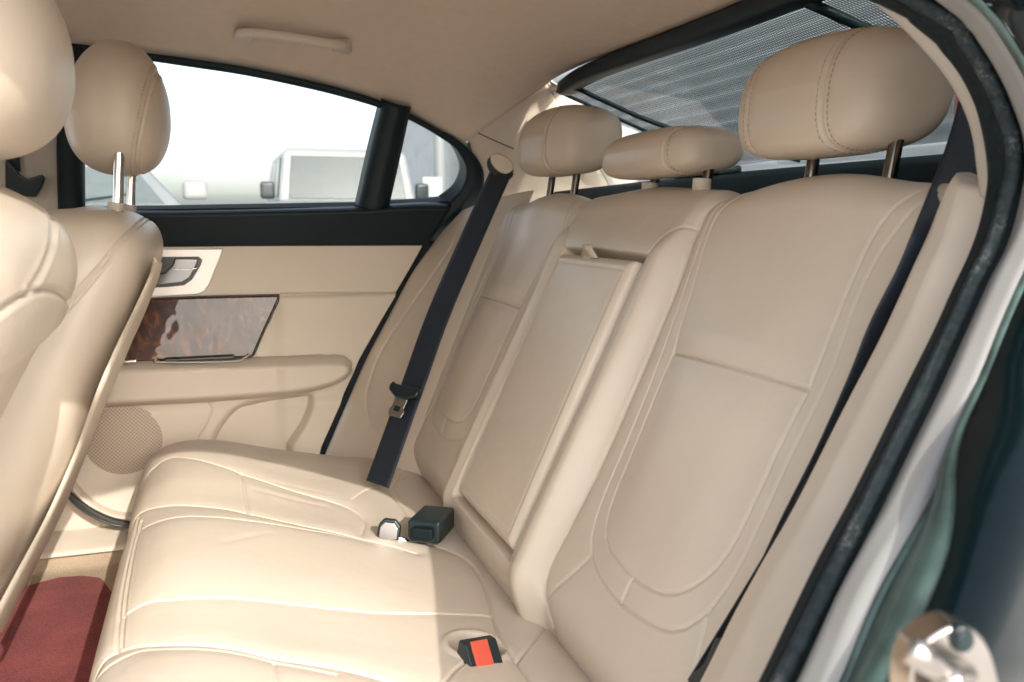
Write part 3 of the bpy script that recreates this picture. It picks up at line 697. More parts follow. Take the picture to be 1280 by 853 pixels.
# walnut
wo=[(110,378),(180,374),(260,371.5),(349,369.5),(346,377),(330,412),(316,444),(312,446),(230,448),(110,455)]
prism('wood_panel',[FARL((x,y),-.004-.014*(y-370)/80.) for x,y in wo],(0,-.006,0),'wood',door,bevel=.003,seg=4)
tube('wood_surround',[FARL(p,-.009-.014*(p[1]-370)/80.) for p in [(110,377),(260,370.5),(349,368.5),(348,377),(331,413),(317,445),(310,447.5),(200,451)]],.0014,'plastic',door,n=8,smooth=False,res=160)
# armrest details: chrome switch and door pull
box('window_switch',FARL((150,452),-.040),(.055,.014,.007),'chrome',door,bevel=.002)
box('pull_cup',FARL((250,447.5),-.030),(.12,.03,.006),'plastic',door,bevel=.002)
tube('pull_cup_rim',[FARL(p,-.046) for p in [(196,449),(200,453),(290,452),(306,447),(312,443)]],.0018,'hard',door,n=8)
# speaker
cc=FARL((155,551),-.0135); n=48
V=[cc+np.array([r*.069*math.cos(t),-.006*(1-r*r),r*.066*math.sin(t)]) for r in (1,.8,.5,.2) for t in np.linspace(0,2*math.pi,n,endpoint=False)]
Fc=[(k*n+i,k*n+(i+1)%n,(k+1)*n+(i+1)%n,(k+1)*n+i) for k in range(3) for i in range(n)]+[tuple(3*n+i for i in range(n))]
mesh('speaker_grille',V,Fc,'grille',door)
# door bottom roll and dark strip
strip('door_skirt',[FARL(p,-.010) for p in [(70,560),(88,592),(110,618),(135,634),(160,640),(200,640)]],[FARL(p,-.035) for p in [(74,590),(86,606),(104,628),(130,643),(155,650),(200,652)]],'trim',door,n=50,m=10,bulge=.010,bdir=(0,-1,.2))
strip('sill_strip',[FARL(p,-.036) for p in [(80,604),(94,620),(112,634),(133,645),(155,651),(200,654)]],[FARL(p,-.060) for p in [(78,612),(92,628),(110,642),(130,652),(152,658),(200,661)]],'plastic',car,n=40,m=8,bulge=.003,bdir=(0,-1,.3))
# far side bolster (body side cushion beyond the bench)
fb_l=[FARL(p,-.012) for p in [(578,266),(557,289),(536,316),(515,347),(487,399),(460,450),(438,500),(414,556),(396,600)]]
fb_r=[bkpt(1.545-.06*(1-s_/.5),s_,-.030) for s_ in (.53,.44,.37,.30,.24,.17,.10,.03,-.04)]
A=resamp(fb_l,160);B=resamp(fb_r,160);u=np.linspace(0,1,90); P=A[:,None]*(1-u[None,:,None])+B[:,None]*u[None,:,None]
h=.018*np.sin(np.pi*np.clip(u,0,1))**.7
P+= np.array([-.75,-.6,.1])[None,None]*h[None,:,None]
# its seam, cut where the photograph's seam lies
def proj(P):
    d=P@fw; return np.stack([640+F*(P@rt)/d,426.5-F*(P@up)/d],-1)
px=proj(P).reshape(-1,2); r=pdist(px,smoothline([(575,290),(563,314),(530,362),(502,402),(480,436),(468,463),(459,497),(464,528),(480,548),(500,560)]))*1.6/F
P+=(groove(r,.0018,.0022,.002,.008,.0006).reshape(P.shape[:2]))[...,None]*np.array([-.75,-.6,.1])
grid('side_bolster',P,'leather',car,thick=.004)

# far B pillar and front part of the body (behind the front seats)
strip('pillar_trim',[FAR(p,-.03) for p in [(-70,-10),(-70,120),(-70,200),(-70,320)]],[FAR(p,-.006) for p in [(80,-10),(80,60),(79,200),(79,300)]],'hard',car,n=30,m=16,bulge=.012)
fbelt=empty('seat_belt',tuple(FAR((35,225),-.05)),'black belt and adjuster on the far door pillar, showing beside the nearest front seat','seat belt')
prism('height_adjuster',[FAR(p,-.05) for p in [(8,198),(18,207),(27,220),(36,224),(46,221),(54,218),(58,224),(53,236),(46,247),(8,244)]],(0,-.012,0),'plastic',fbelt,bevel=.003)
ribbon0=[FAR(p,-.045) for p in [(14,120),(16,170),(20,215)]]
prism('webbing',[FAR(p,-.045) for p in [(2,90),(20,90),(26,215),(8,215)]],(0,-.002,0),'black',fbelt,bevel=.0005)
for nm,x0_,x1_ in (('front_door_far',-1.25,-.46),): 
    Pf=np.array([[[x,1.72,z] for x in np.linspace(-1.3,-.44,8)] for z in (-.05,-.2,-.4,-.72)]); grid('front_door_lining',Pf,'trim',car,thick=.03)
Pf=np.array([[[x,2*CY-1.72,z] for x in np.linspace(-1.3,-.62,8)] for z in (-.05,-.2,-.4,-.72)]); grid('front_door_lining',Pf,'trim',car,thick=.03)
Pf=np.array([[[-1.3,y,z] for y in np.linspace(.37,1.72,8)] for z in (-.0,-.2,-.5,-.74)]); grid('dashboard_face',Pf,'black',car,thick=.03)

# floor of the car
FZ=-.615
P=np.zeros((60,90,3)); xs=np.linspace(-1.3,.10,60); yv=np.linspace(.40,1.74,90)
P[...,0]=xs[:,None]; P[...,1]=yv[None]
yy=yv; zf=FZ+0*yy+.03*sstep(1.62,1.68,yy)+.03*sstep(.49,.43,yy)
P[...,2]=zf[None]
flo=grid('floor',P,'floorc',None,thick=.01); flo['kind']='structure'
strip('door_sill',[np.array([-.6,1.64,FZ+.030]),np.array([-.1,1.64,FZ+.030]),np.array([.15,1.64,FZ+.030])],[np.array([-.6,1.735,FZ+.055]),np.array([-.1,1.735,FZ+.055]),np.array([.15,1.735,FZ+.055])],'trim',car,n=20,m=10,bulge=.006,bdir=(0,0,1))
# red mat
mo=[onZ(p,FZ+.012) for p in [(-60,800),(-30,768),(0,750),(35,731),(75,721),(105,719),(128,722),(133,730)]]
e0=mo[-1]; print('mat',np.round(mo,3).tolist()); mo+= [np.array([e0[0]+.02,e0[1]-.06,e0[2]]),np.array([e0[0]+.03,1.0,e0[2]]),np.array([mo[0][0]-.05,1.0,e0[2]])]
mat_o=prism('floor_mat',resamp(mo+[mo[0]],90,False)[:-1],(0,0,-.009),'redcarpet',None,bevel=.003)
tag(mat_o,'dusty red carpet mat lying in the far rear footwell','floor mat')

# ================================================================== FRONT SEATS
def ring_xy(cx,cy,hx,hy,p,n):
    t=np.linspace(0,2*math.pi,n,endpoint=False); c,s=np.cos(t),np.sin(t)
    return np.stack([cx+hx*np.sign(c)*abs(c)**(2/p),cy+hy*np.sign(s)*abs(s)**(2/p)],1)
def front_seat(label,cy,rearx,zt,seams,hrc,panel,postY,hdr_r,hmat='leather_b'):
    """rearx: list of (z, X of rear face, half depth, half width)"""
    o=empty('front_seat',(rearx[-1][1]-.1,cy,FZ),label,'car seat','front seats')
    K=resamp(np.array(rearx,float),380); n=640; P=[]
    for z,xr,hx,hy in K:
        r=ring_xy(xr-hx,cy,hx,hy,3.2,n); 
        # rear face slightly bellied, side wings forward
        P.append(np.column_stack([r,np.full(n,z)]))
    P=np.array(P)
    # close the top smoothly
    top=P[0].mean(0); caps=[P[0]*(1-t)+np.array([top[0],top[1],P[0][0,2]])*t+np.array([0,0,.004*math.sin(t*1.5)]) for t in (.98,.8,.5,.2)]
    P=np.concatenate([np.array(caps),P])
    Nn=np.cross(np.gradient(P,axis=0),np.roll(P,-1,1)-np.roll(P,1,1)); Nn/=np.linalg.norm(Nn,axis=2,keepdims=True)+1e-9
    cen=P.mean(1,keepdims=True); sg=np.sign((Nn*(P-cen)).sum(2,keepdims=True)); Nn*=sg
    vis=((Nn*P).sum(2)<.15)
    px=proj(P).reshape(-1,2); dep=(P@fw)
    for L,dp,ww in seams:
        r=(pdist(px,smoothline(L)).reshape(dep.shape))*dep/F
        P=P+np.where(vis,groove(r,dp,dp*1.2,.002,ww,.0008),0)[...,None]*Nn
    b=grid('backrest',P,'leather',o,close_u=True)
    c,r,tl,sm_,prm=hrc
    def fn(V):
        V=V.copy(); z=V[:,2]; V[:,0]=V[:,0]*(1-prm*np.clip(z+.2,0,1.2)**1.6)+.0*z; V[:,1]*=(1-.12*np.clip(z,0,1)**2); return V
    h=psphere('headrest',c,r,(2.5,2.8,2.7),hmat,o,n=90,R=roty(tl),fn=fn,seam=xseam(float(sm_[1:])))
    for o_ in (-.005,.005): stitches(h,0,[float(sm_[1:])+o_],h,lean=.25)
    for y in postY:
        tube('post',[(hdr_r[0],y,c[2]-r[2]*.5),(hdr_r[1],y,zt-.03)],.0068,'chrome',h,n=16,smooth=False)
        tube('post_collar',[(hdr_r[1]+.001,y,zt+.002),(hdr_r[1],y,zt-.008)],.011,'hard',h,n=20,smooth=False)
    if panel:
        for (A,B,mt,bl) in panel: strip('back_panel',A,B,mt,o,n=60,m=12,bulge=bl)
    return o
# far seat
def XS(p,Y): return onY(p,Y)
fs=[(.013,-.135,.020,.10),(.008,-.105,.055,.16),(-.010,-.078,.080,.205),(-.05,-.070,.090,.228),(-.12,-.092,.095,.236),(-.22,-.135,.098,.245),(-.33,-.186,.10,.25),(-.45,-.250,.10,.25),(-.55,-.31,.10,.25),(-.64,-.36,.10,.24)]
seamA=[([(192,262),(178,275),(150,303),(120,338),(98,362),(76,386),(40,430)],.0022,.010),([(196,266),(182,280),(154,308),(124,343),(102,368),(80,392)],.0015,.006)]
def pe(p,Y): return onY(p,Y)
pe=lambda p,o: on(p,(1,0,-.45),-.0475+.004)
pA=[pe(p,1.52) for p in [(192,322),(186,345),(168,385),(146,430),(120,490),(95,560),(60,640),(20,715),(-15,780)]]
pB=[pe(p,1.50) for p in [(196,328),(192,350),(176,392),(156,436),(132,492),(106,562),(74,640),(32,722),(-2,790)]]
front_seat('far front seat with narrow upright headrest on two bare chrome posts',1.405,fs,.018,seamA,
   ((-.114,1.405,.152),(.068,.135,.092),.10,'x.042',.20),
   [(pA,pB,'trim',.006)],(1.30,1.50),(-.108,-.118))
# near seat (only its rear quarter is in view)
ns=[(.030,-0.183,.03,.10),(.024,-0.148,.06,.16),(-.003,-0.113,.08,.20),(-.04,-0.103,.09,.225),(-.078,-0.113,.095,.230),(-.092,-0.123,.095,.230),(-.104,-0.135,.095,.226),(-.14,-0.155,.098,.226),(-.22,-0.198,.10,.235),(-.33,-0.263,.10,.24),(-.5,-0.353,.10,.24),(-.64,-0.433,.10,.23)]
seamN=[([(-10,398),(0,392),(25,375),(50,364),(74,366),(95,385)],.0018,.004),([(48,242),(62,262),(66,300),(55,335),(40,362)],.0007,.005)]
front_seat('nearest front seat at the left edge, its wide headrest almost touching the roof',.700,ns,.03,seamN,
   ((-.172,.70,.118),(.085,.135,.078),.10,'x-.03',.15),None,(.60,.70),(-.160,-.168))

# ================================================================== SEAT BELTS
def ribbon(name,C3,W,width,par,thick=.0014,n=120):
    Cc=resamp(C3,n); Wd=resamp(W,n); Wd/=np.linalg.norm(Wd,axis=1,keepdims=True)
    ww=resamp(np.array(width,float)[:,None]*np.ones((1,2)),n)[:,0] if np.ndim(width) else np.full(n,width)
    u=np.linspace(-.5,.5,7); P=Cc[:,None]+Wd[:,None]*u[None,:,None]*ww[:,None,None]
    L=np.r_[0,np.cumsum(np.linalg.norm(np.diff(Cc,axis=0),axis=1))]
    uv=np.stack(np.broadcast_arrays(u[None]+.5,L[:,None]),-1)
    return grid(name,P,'web',par,thick=thick,uv=uv)
b1=empty('seat_belt',(.24,1.42,-.42),'dark far side seat belt with its tongue hanging at mid height over the bolster','seat belt','rear seat belts')
top=onX((628,212),.50); bot=onX((472,606),.235)
cp=[top,top*.75+bot*.25+nb*.006,(top+bot)/2+nb*.010,top*.3+bot*.7+nb*.006,bot+np.array([0,0,.0])]
ribbon('webbing',cp,[(.62,-.78,-.10)]*5,.047,b1)
# guide bezel
gc=onX((628,206),.50)
gR=np.stack([np.array([.75,-.4,-.45]),np.array([.25,.85,-.35]),np.array([.6,.2,.75])]); 
def ellip(c,a,b,na,nb_): return [c+a*math.cos(t)*na+b*math.sin(t)*nb_ for t in np.linspace(0,2*math.pi,28,endpoint=False)]
ax1=rt*.80-up*.60; ax2=rt*.60+up*.80
prism('belt_guide',ellip(gc-fw*.012,.024,.0145,ax1,ax2),fw*.014,'trim',b1,bevel=.004,seg=4)
prism('belt_guide_slot',ellip(gc-rt*.004-up*.005,.027,.018,ax1,ax2),fw*.012,'plastic',b1,bevel=.003)
def BL(t): return top*(1-t)+bot*t+nb*(.004+.008*math.sin(math.pi*t))
bd=(bot-top)/np.linalg.norm(bot-top); bw=np.array([.62,-.78,-.10]); bw/=np.linalg.norm(bw); bn=np.cross(bw,bd); bn/=np.linalg.norm(bn)
if bn@(-top)<0: bn=-bn
tt=(497-212)/(606-212.)*1.02; c0=BL(tt)+bn*.004
def T2(x,y,h=0.): return c0+bw*x+bd*y+bn*h
prism('tongue_stop',[T2(x,y,-.002) for x,y in [(-.030,-.003),(-.026,-.010),(-.02,-.007),(.02,-.007),(.026,-.010),(.031,-.003),(.030,.006),(.022,.010),(.011,.015),(-.011,.015),(-.022,.009),(-.029,.005)]],bn*.014,'plastic',b1,bevel=.003)
tg=prism('belt_tongue',[T2(x,y,.004) for x,y in [(-.013,.014),(.013,.014),(.012,.03),(.016,.036),(.013,.046),(-.013,.046),(-.016,.036),(-.012,.03)]],bn*.003,'greysteel',b1,bevel=.001)
prism('tongue_slot',[T2(x,y,.006) for x,y in [(-.006,.028),(.006,.028),(.006,.037),(-.006,.037)]],bn*.0015,'plastic',tg,bevel=.0)
# near belt
b2=empty('seat_belt',(.30,.56,-.44),'blue black seat belt on the near side, twisting down past the large headrest','seat belt','rear seat belts')
q=[onX((1220,110),.66),onX((1210,165),.625),onX((1192,225),.575),BK((1163,287),.02),BK((1136,345),.022),BK((1101,409),.022),BK((1071,477),.022),BK((1027,565),.022),BK((987,636),.022),BK((936,732),.020),BK((901,797),.016),BK((875,845),.012)]
w=[(.75,.1,-.3),(.85,-.10,-.2),(.80,-.10,-.30),(.50,.10,-.2),(.42,.24,-.12),(.36,.30,-.1),(.32,.30,-.1),(.30,.32,-.1),(.30,.33,-.1),(.30,.33,-.1),(.30,.30,-.1),(.34,.2,-.1)]
ribbon('webbing',q,[np.array(x)/np.linalg.norm(x) for x in w],[.038,.036,.034,.034,.034,.032,.032,.032,.032,.032,.034,.04],b2,n=160)
prism('belt_anchor',[BK(p,.036) for p in [(893,795),(905,800),(900,830),(905,870),(850,870),(862,842),(878,830)]],nb*(-.012),'plastic',b2,bevel=.003)

# ================================================================== BUCKLES
def frame_at(c,zax,xax):
    z=np.array(zax,float); z/=np.linalg.norm(z); x=np.array(xax,float); x-=x@z*z; x/=np.linalg.norm(x); return np.stack([x,np.cross(z,x),z],1)
k1=empty('seat_belt_buckle',CU((530,682)),'chunky black buckle lying on the seat beside a bare metal clip','seat belt buckle','buckles on the rear seat')
K0=CU((522,690))+np.array([0,0,.006]); K1=CU((556,662))+np.array([0,0,.016])
ax=K1-K0; ax/=np.linalg.norm(ax); Rk=frame_at(K0,ax,(.85,-.52,.0)); cc=(K0+K1)/2+np.array([0,0,.012])
bk=box('buckle_case',cc,(.046,.031,.066),'plastic',k1,R=Rk,bevel=.004)
box('buckle_slot',cc+Rk@np.array([0,0,.0325]),(.028,.006,.003),'rubber',bk,R=Rk,bevel=.001)
box('buckle_boot',cc-Rk@np.array([0,0,.036]),(.030,.016,.012),'rubber',k1,R=Rk,bevel=.003)
k2=empty('seat_belt_buckle',CU((486,664)),'small metal belt clip in a dark surround, left of the black buckle','seat belt buckle','buckles on the rear seat')
q0=CU((487,672)); 
def KF(x,y,h=0.): return q0+rt*x+up*y+np.array([0,0,.008])-fw*h
pl_=[(-.017,-.006),(-.014,.012),(-.006,.020),(.010,.018),(.017,.008),(.014,-.010),(.004,-.012)]
prism('clip_surround',[KF(x,y) for x,y in pl_],-fw*.008,'plastic',k2,bevel=.003)
prism('clip_plate',[KF(x*.78,y*.78,.009) for x,y in pl_],-fw*.003,'greysteel',k2,bevel=.001)
tube('clip_stalk',[KF(.012,-.008,.002),KF(.022,-.012,0),KF(.032,-.02,-.004)],.004,'chrome',k2,n=10)
k3=empty('seat_belt_buckle',CU((603,815)),'black buckle with a red release button sunk in a round well of the near cushion','seat belt buckle','buckles on the rear seat')
q0=CU((600,822)); Rk=frame_at(q0,(.15,-.10,1.),(.97,.24,0))
def KB(x,y,z): return q0+Rk@np.array([x,y,z])
prf=[(-.017,-.035),(-.017,.004),(-.009,.016),(.014,.003),(.016,-.035)]
prism('buckle_case',[KB(-.016,0,0)*0+KB(-.019,y,z) for y,z in [(-.015,-.035),(-.015,.000),(.004,.016),(.015,.014),(.015,-.035)]],Rk@np.array([.038,0,0]),'plastic',k3,bevel=.002)
prism('release_button',[KB(-.013,y,z) for y,z in [(-.0150,-.001),(-.0156,.002),(.003,.0180),(.0045,.0165)]],Rk@np.array([.020,0,0]),'redbutton',k3,bevel=.0008)

# ================================================================== SUNSHADE
shd=empty('rear_sunshade',(.9,CY,.10),'black mesh blind stretched across the rear window from a thick dark top bar','sunshade')
# the blind hangs from the header bar down to the shelf, a little inside the glass
def btop(y): v=(y-CY)/.535; return np.array([.622+.024*(1-v*v),y,.234+.010*(1-v*v)])
def bbot(y): v=(y-CY)/.535; return np.array([.985+.06*(1-v*v),y,.100+.012*(1-v*v)])
nu,nv=90,60; P=np.zeros((nv,nu,3)); UV=np.zeros((nv,nu,2))
for i,t in enumerate(np.linspace(0,1,nv)):
    for j,y in enumerate(np.linspace(CY-.525,CY+.525,nu)):
        P[i,j]=btop(y)*(1-t)+bbot(y)*t; P[i,j,2]+=.0012*math.sin(t*26+y*5); UV[i,j]=(y,t*.40)
grid('mesh_screen',P,'mesh',shd,uv=UV)
bar=[hdr[k]+np.array([.008+.016*abs(vs[k])**8,0,-.013-.008*abs(vs[k])**4]) for k in np.linspace(115,4,16).astype(int)]
tube('top_bar',bar,.012,'black',shd,n=20,res=80,flat=(.017,.014,(0,0,1)))
for y in (CY-.525,CY+.525): tube('side_hem',[btop(y),(btop(y)+bbot(y))/2,bbot(y)],.0035,'black',shd,n=8)
tube('strut',[btop(.865)+np.array([0,0,-.004]),btop(.845)*.6+bbot(.845)*.4+np.array([0,0,-.006]),bbot(.82)+np.array([0,0,-.004])],.0065,'black',shd,n=8)
for sg in (-1,1):
    tube('strut',[btop(CY+sg*.46)+np.array([0,0,-.004]),(btop(CY+sg*.49)*.5+bbot(CY+sg*.40)*.5)+np.array([0,0,-.006]),bbot(CY+sg*.33)+np.array([0,0,-.004])],.0045,'black',shd,n=8)
for y in (CY-.525,CY+.525,CY-.46,CY+.46): print('blind',btop(y).round(3),proj(btop(y)[None,None]).round(0).tolist(),proj(bbot(y)[None,None]).round(0).tolist())

# ================================================================== OUTSIDE
def plane(name,x0,x1,y0,y1,z,mat,n=2):
    o=mesh(name,[(x0,y0,z),(x1,y0,z),(x1,y1,z),(x0,y1,z)],[(0,1,2,3)],mat,None,smooth=False); return o
g=plane('ground',-400,400,-400,400,GZ,'concrete'); g['kind']='structure'
def cyl(name,c,r,w,axis,mat,par,n=28):
    a=np.array(axis,float); a/=np.linalg.norm(a); e=np.cross(a,[0,0,1.]) ; e/=np.linalg.norm(e); f=np.cross(a,e); c=np.array(c,float)-a*w/2
    return prism(name,[c+r*(e*math.cos(t)+f*math.sin(t)) for t in np.linspace(0,2*math.pi,n,endpoint=False)],a*w,mat,par,bevel=.02)
def vehicle(name,label,cat,c,yaw,Lg,Wd,hood_h,roof_h,hood_l,ws_rake,mat='white',group=None,boxy=False):
    """front towards local -Y; c is the ground point under the front bumper centre"""
    R=rotz(yaw); o=empty(name,(c[0],c[1],GZ),label,cat,group)
    def W(x,y,z): return np.array([c[0],c[1],GZ])+R@np.array([x,y,z])
    gm='carglass' if boxy else 'paleglass'
    w=Wd/2
    # lower body: profile extruded across
    prof=[(0,.35),(0,hood_h-.12),(.10,hood_h-.04),(hood_l,hood_h+.02),(Lg-.1,hood_h+.04),(Lg,hood_h-.1),(Lg,.35)]
    prism('body',[W(-w,y,z) for y,z in prof],R@np.array([Wd,0,0]),mat,o,bevel=.06,seg=4)
    t=.06*Wd if boxy else .14*Wd
    def ringz(y0,y1,z,ins): return [W(-w+ins,y0,z),W(w-ins,y0,z),W(w-ins,y1,z),W(-w+ins,y1,z)]
    b0=ringz(hood_l,Lg-.12,hood_h+.0,.03); b1_=ringz(hood_l+ws_rake,Lg-.28,roof_h-.07,t)
    b2_=ringz(hood_l+ws_rake+.04,Lg-.34,roof_h,t+.08)
    V=b0+b1_+b2_; Fc=[(0,1,5,4),(1,2,6,5),(2,3,7,6),(3,0,4,7),(4,5,9,8),(5,6,10,9),(6,7,11,10),(7,4,8,11),(8,9,10,11),(3,2,1,0)]
    cab=mesh('cab',V,Fc,mat,o,smooth=False); bv=cab.modifiers.new('b','BEVEL'); bv.width=.05; bv.segments=3
    def lerpq(q,u,v): return (q[0]*(1-u)+q[1]*u)*(1-v)+(q[3]*(1-u)+q[2]*u)*v
    def pane(nm,q,u0,u1,v0,v1,out):
        q=[np.array(x) for x in q]; pts=[lerpq(q,u0,v0),lerpq(q,u1,v0),lerpq(q,u1,v1),lerpq(q,u0,v1)]
        n_=np.cross(pts[1]-pts[0],pts[3]-pts[0]); n_/=np.linalg.norm(n_); n_*=np.sign(n_@out)
        return prism(nm,[p+n_*.004 for p in pts],n_*.012,gm,o,bevel=.01)
    fr=R@np.array([0,-1.,0]); sx=R@np.array([1.,0,0])
    ws=pane('windscreen',[b0[0],b0[1],b1_[1],b1_[0]],.07,.93,.06,.93,fr)
    for s_,(i,j) in ((1,(1,2)),(-1,(0,3))):
        qd=[b0[i],b0[j],b1_[j],b1_[i]]
        for ua,ub in ((.05,.34),(.38,.66),(.70,.93)): pane('side_window',qd,ua,ub,.10,.90,sx*s_)
    for s_ in (-1,1):
        for y in (hood_l*.62,Lg-.85): 
            wh=cyl('wheel',W(s_*(w-.10),y,.37),.37,.24,sx,'tyre',o); cyl('rim',W(s_*(w+.015),y,.37),.22,.03,sx,'satin',wh,n=20)
        mi=box('side_mirror',W(s_*(w+.10),hood_l+ws_rake*.5+.08,hood_h+.16),(.20,.10,.24 if boxy else .16),mat if not boxy else 'plastic',o,R=R,bevel=.04)
        cyl('headlight',W(s_*(w-.28),-.005,hood_h-.30),.11,.05,fr,'lamp',o)
        tube('wiper',[W(s_*.45-.35,hood_l+.02,hood_h+.05),W(s_*.45+.1,hood_l+ws_rake*.28,hood_h+.05+(roof_h-hood_h)*.16)],.010,'plastic',o,n=6,smooth=False)
    for k in range(7): box('grille_slot',W((k-3)*.11,-.004,hood_h-.30),(.05,.02,.26),'plastic',o,R=R,bevel=.01)
    box('bumper',W(0,-.08,.50),(Wd,.22,.22),'wall_grey' if boxy else mat,o,R=R,bevel=.04)
    return o
# boxy off-roader facing us
cS=onY((452,250),11.6); vehicle('off_road_car','white boxy off-road car parked facing the car, seen through the far side window','car',(cS[0],11.2),.0,4.2,2.0,1.22,1.98,1.5,.22,boxy=True)
cV=onY((150,250),6.2); vehicle('parked_car','white car with sloping windscreen parked behind the far front headrest','car',(cV[0]-.42,6.3),.12,4.6,1.9,1.07,1.50,1.15,.75)
# street pole, notice box, hall and trees through the quarter window
pp=onY((550,250),15.); pole=tube('street_pole',[np.array([pp[0],pp[1],GZ]),np.array([pp[0],pp[1],2.6]),np.array([pp[0],pp[1],6.])],[.11,.09,.07],'white',None,n=16,smooth=False); tag(pole,'slim white pole standing right of the boxy off-road car','pole')
sb=onY((540,236),13.); sg_=empty('notice_board',(sb[0],13.,GZ),'small dark notice board on a post beside the white pole','sign')
box('board',(sb[0],13.,sb[2]),(.30,.05,.34),'wall_grey',sg_); tube('post',[(sb[0],13.04,GZ),(sb[0],13.04,sb[2])],.03,'wall_grey',sg_,n=8,smooth=False)
hb_=onY((560,220),26.)
hl=empty('hall_building',(hb_[0]+3,30,GZ),'pale rendered hall with a low pitched roof far beyond the quarter window','building')
box('wall',(hb_[0]+4.5,30,GZ+2.4),(9,8,4.8),'wall_grey',hl,bevel=.02)
V=[(hb_[0]-.4,25.6,GZ+4.8),(hb_[0]+9.4,25.6,GZ+4.8),(hb_[0]+9.4,34.4,GZ+4.8),(hb_[0]-.4,34.4,GZ+4.8),(hb_[0]-.4,30,GZ+6.6),(hb_[0]+9.4,30,GZ+6.6)]
mesh('roof',V,[(0,1,5,4),(2,3,4,5),(0,4,3),(1,2,5),(3,2,1,0)],'clad',hl,smooth=False)
for k in range(4): 
    f_=box('window',(hb_[0]+1.2+k*2.1,25.98,GZ+2.6),(1.1,.06,1.2),'satin',hl); box('pane',(hb_[0]+1.2+k*2.1,25.93,GZ+2.6),(.95,.03,1.05),'carglass',f_)
def tree(label,x,y,h,r):
    o=empty('broadleaf_tree',(x,y,GZ),label,'tree','trees across the yard')
    tube('trunk',[(x,y,GZ),(x+.1,y,GZ+h*.4),(x-.05,y,GZ+h*.75)],[.22,.15,.06],'bark',o,n=10)
    n=2600; V=[];Fc=[]
    cl=[(x+random.uniform(-.6,.6)*r,y+random.uniform(-.6,.6)*r,GZ+h*random.uniform(.45,.9),r*random.uniform(.3,.5)) for _ in range(16)]
    for i in range(n):
        cx,cy_,cz_,cr_=random.choice(cl); d=rng.normal(size=3); d/=np.linalg.norm(d); p=np.array([cx,cy_,cz_])+d*cr_*random.uniform(.5,1.1)
        a=rng.normal(size=3); a/=np.linalg.norm(a); b=np.cross(a,rng.normal(size=3)); b/=np.linalg.norm(b); s_=random.uniform(.08,.17)
        k=len(V); V+=[p-a*s_,p+b*s_*.6,p+a*s_,p-b*s_*.6]; Fc.append((k,k+1,k+2,k+3))
    mesh('crown',V,Fc,'leafm',o,smooth=False)
tp_=onY((538,150),34.); tree('loose leafy tree beyond the pole, in front of the hall',tp_[0],24.5,6.2,1.7)
# metal hall behind the car, seen through the rear blind: horizontal profiled cladding
X0=7.5; nzp=1000; zz=np.linspace(GZ,GZ+7.0,nzp); sec=np.array([.085*math.sin(2*math.pi*z/.21) for z in zz])
P=np.zeros((nzp,2,3)); P[:,:,2]=zz[:,None]; P[:,:,0]=(X0+sec)[:,None]; P[:,0,1]=-14; P[:,1,1]=30
sh_=empty('metal_shed',(X0+3,8,GZ),'long grey shed with ribbed metal walls standing behind the car, seen through the rear blind','building')
wl=grid('wall',P,'clad',sh_)
V=[(X0-.3,-14.4,GZ+7.02),(X0+10,-14.4,GZ+7.02),(X0+10,30.4,GZ+7.02),(X0-.3,30.4,GZ+7.02),(X0+5,-14.4,GZ+8.6),(X0+5,30.4,GZ+8.6)]
mesh('roof',V,[(0,3,5,4),(1,4,5,2),(0,4,1),(3,2,5),(0,1,2,3)],'clad',sh_,smooth=False)
ct=empty('shipping_container',(5.2,3.0,GZ),'red steel container standing behind the car near the nearest headrest','container')
rp=onX((1202,150),4.6); 
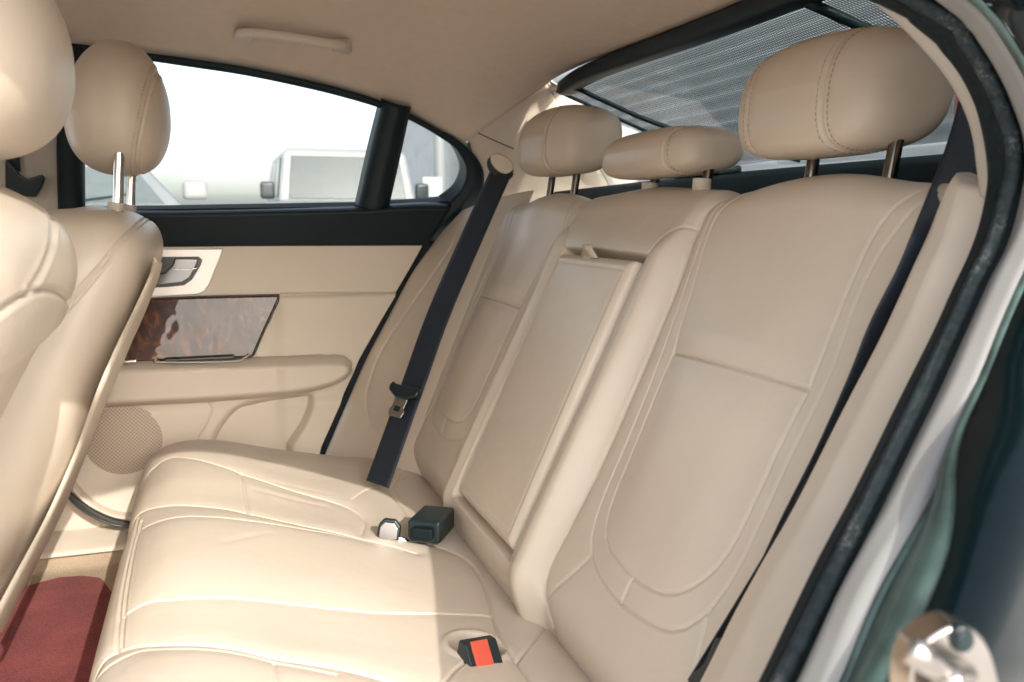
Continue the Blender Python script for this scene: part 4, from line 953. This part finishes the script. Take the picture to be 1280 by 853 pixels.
nC=120; yy=np.linspace(-.9,2.6,nC); P=np.zeros((nC,2,3)); P[:,:,1]=(rp[1]-2.5+yy)[:,None]; P[:,:,0]=(4.6+.035*np.sign(np.sin(yy*2*math.pi/.25)))[:,None]; P[:,0,2]=GZ+.12; P[:,1,2]=GZ+2.1
wl=grid('side_wall',P,'red',ct); wl.data.polygons.foreach_set('use_smooth',[False]*len(wl.data.polygons))
box('frame',(5.75,rp[1]-1.65,GZ+1.1),(2.2,3.46,2.0),'red',ct,bevel=.02)

# ================================================================== LIGHT, SKY, CAMERA
sd=np.array([-.22,1.,-.56]); sd/=np.linalg.norm(sd)
sun=bpy.data.lights.new('sun','SUN'); sun.energy=2.0; sun.angle=math.radians(.5); sun.color=(.66,.62,.56)
so=bpy.data.objects.new('sun',sun); C.objects.link(so)
from mathutils import Vector
so.rotation_euler=Vector(sd).to_track_quat('-Z','Y').to_euler()
W=bpy.data.worlds.new('World'); S.world=W; W.use_nodes=True; nt=W.node_tree
sky=nt.nodes.new('ShaderNodeTexSky'); sky.sky_type='NISHITA'; sky.sun_disc=False
el=math.asin(-sd[2]); az=math.atan2(-sd[0],-sd[1])
sky.sun_elevation=el; sky.sun_rotation=az; sky.air_density=1.; sky.dust_density=3.; sky.ozone_density=1.
bg=nt.nodes['Background']; bg.inputs[1].default_value=.15; hs=nt.nodes.new('ShaderNodeHueSaturation'); hs.inputs['Saturation'].default_value=.5; nt.links.new(sky.outputs[0],hs.inputs['Color']); nt.links.new(hs.outputs[0],bg.inputs[0])
cam=bpy.data.cameras.new('camera'); co=bpy.data.objects.new('camera',cam); C.objects.link(co); S.camera=co
cam.sensor_width=36; cam.lens=F/1280*36; cam.clip_start=.02; cam.clip_end=2000
from mathutils import Matrix
Mx=Matrix(((rt[0],up[0],-fw[0]),(rt[1],up[1],-fw[1]),(rt[2],up[2],-fw[2]))); co.rotation_euler=Mx.to_euler()
cam.dof.use_dof=True; cam.dof.focus_distance=1.05; cam.dof.aperture_fstop=10.
S.view_settings.view_transform='Standard'; S.view_settings.look='None'; S.view_settings.gamma=1.; S.view_settings.exposure=1.84
S.cycles.max_bounces=10; S.cycles.diffuse_bounces=6; S.cycles.transparent_max_bounces=12
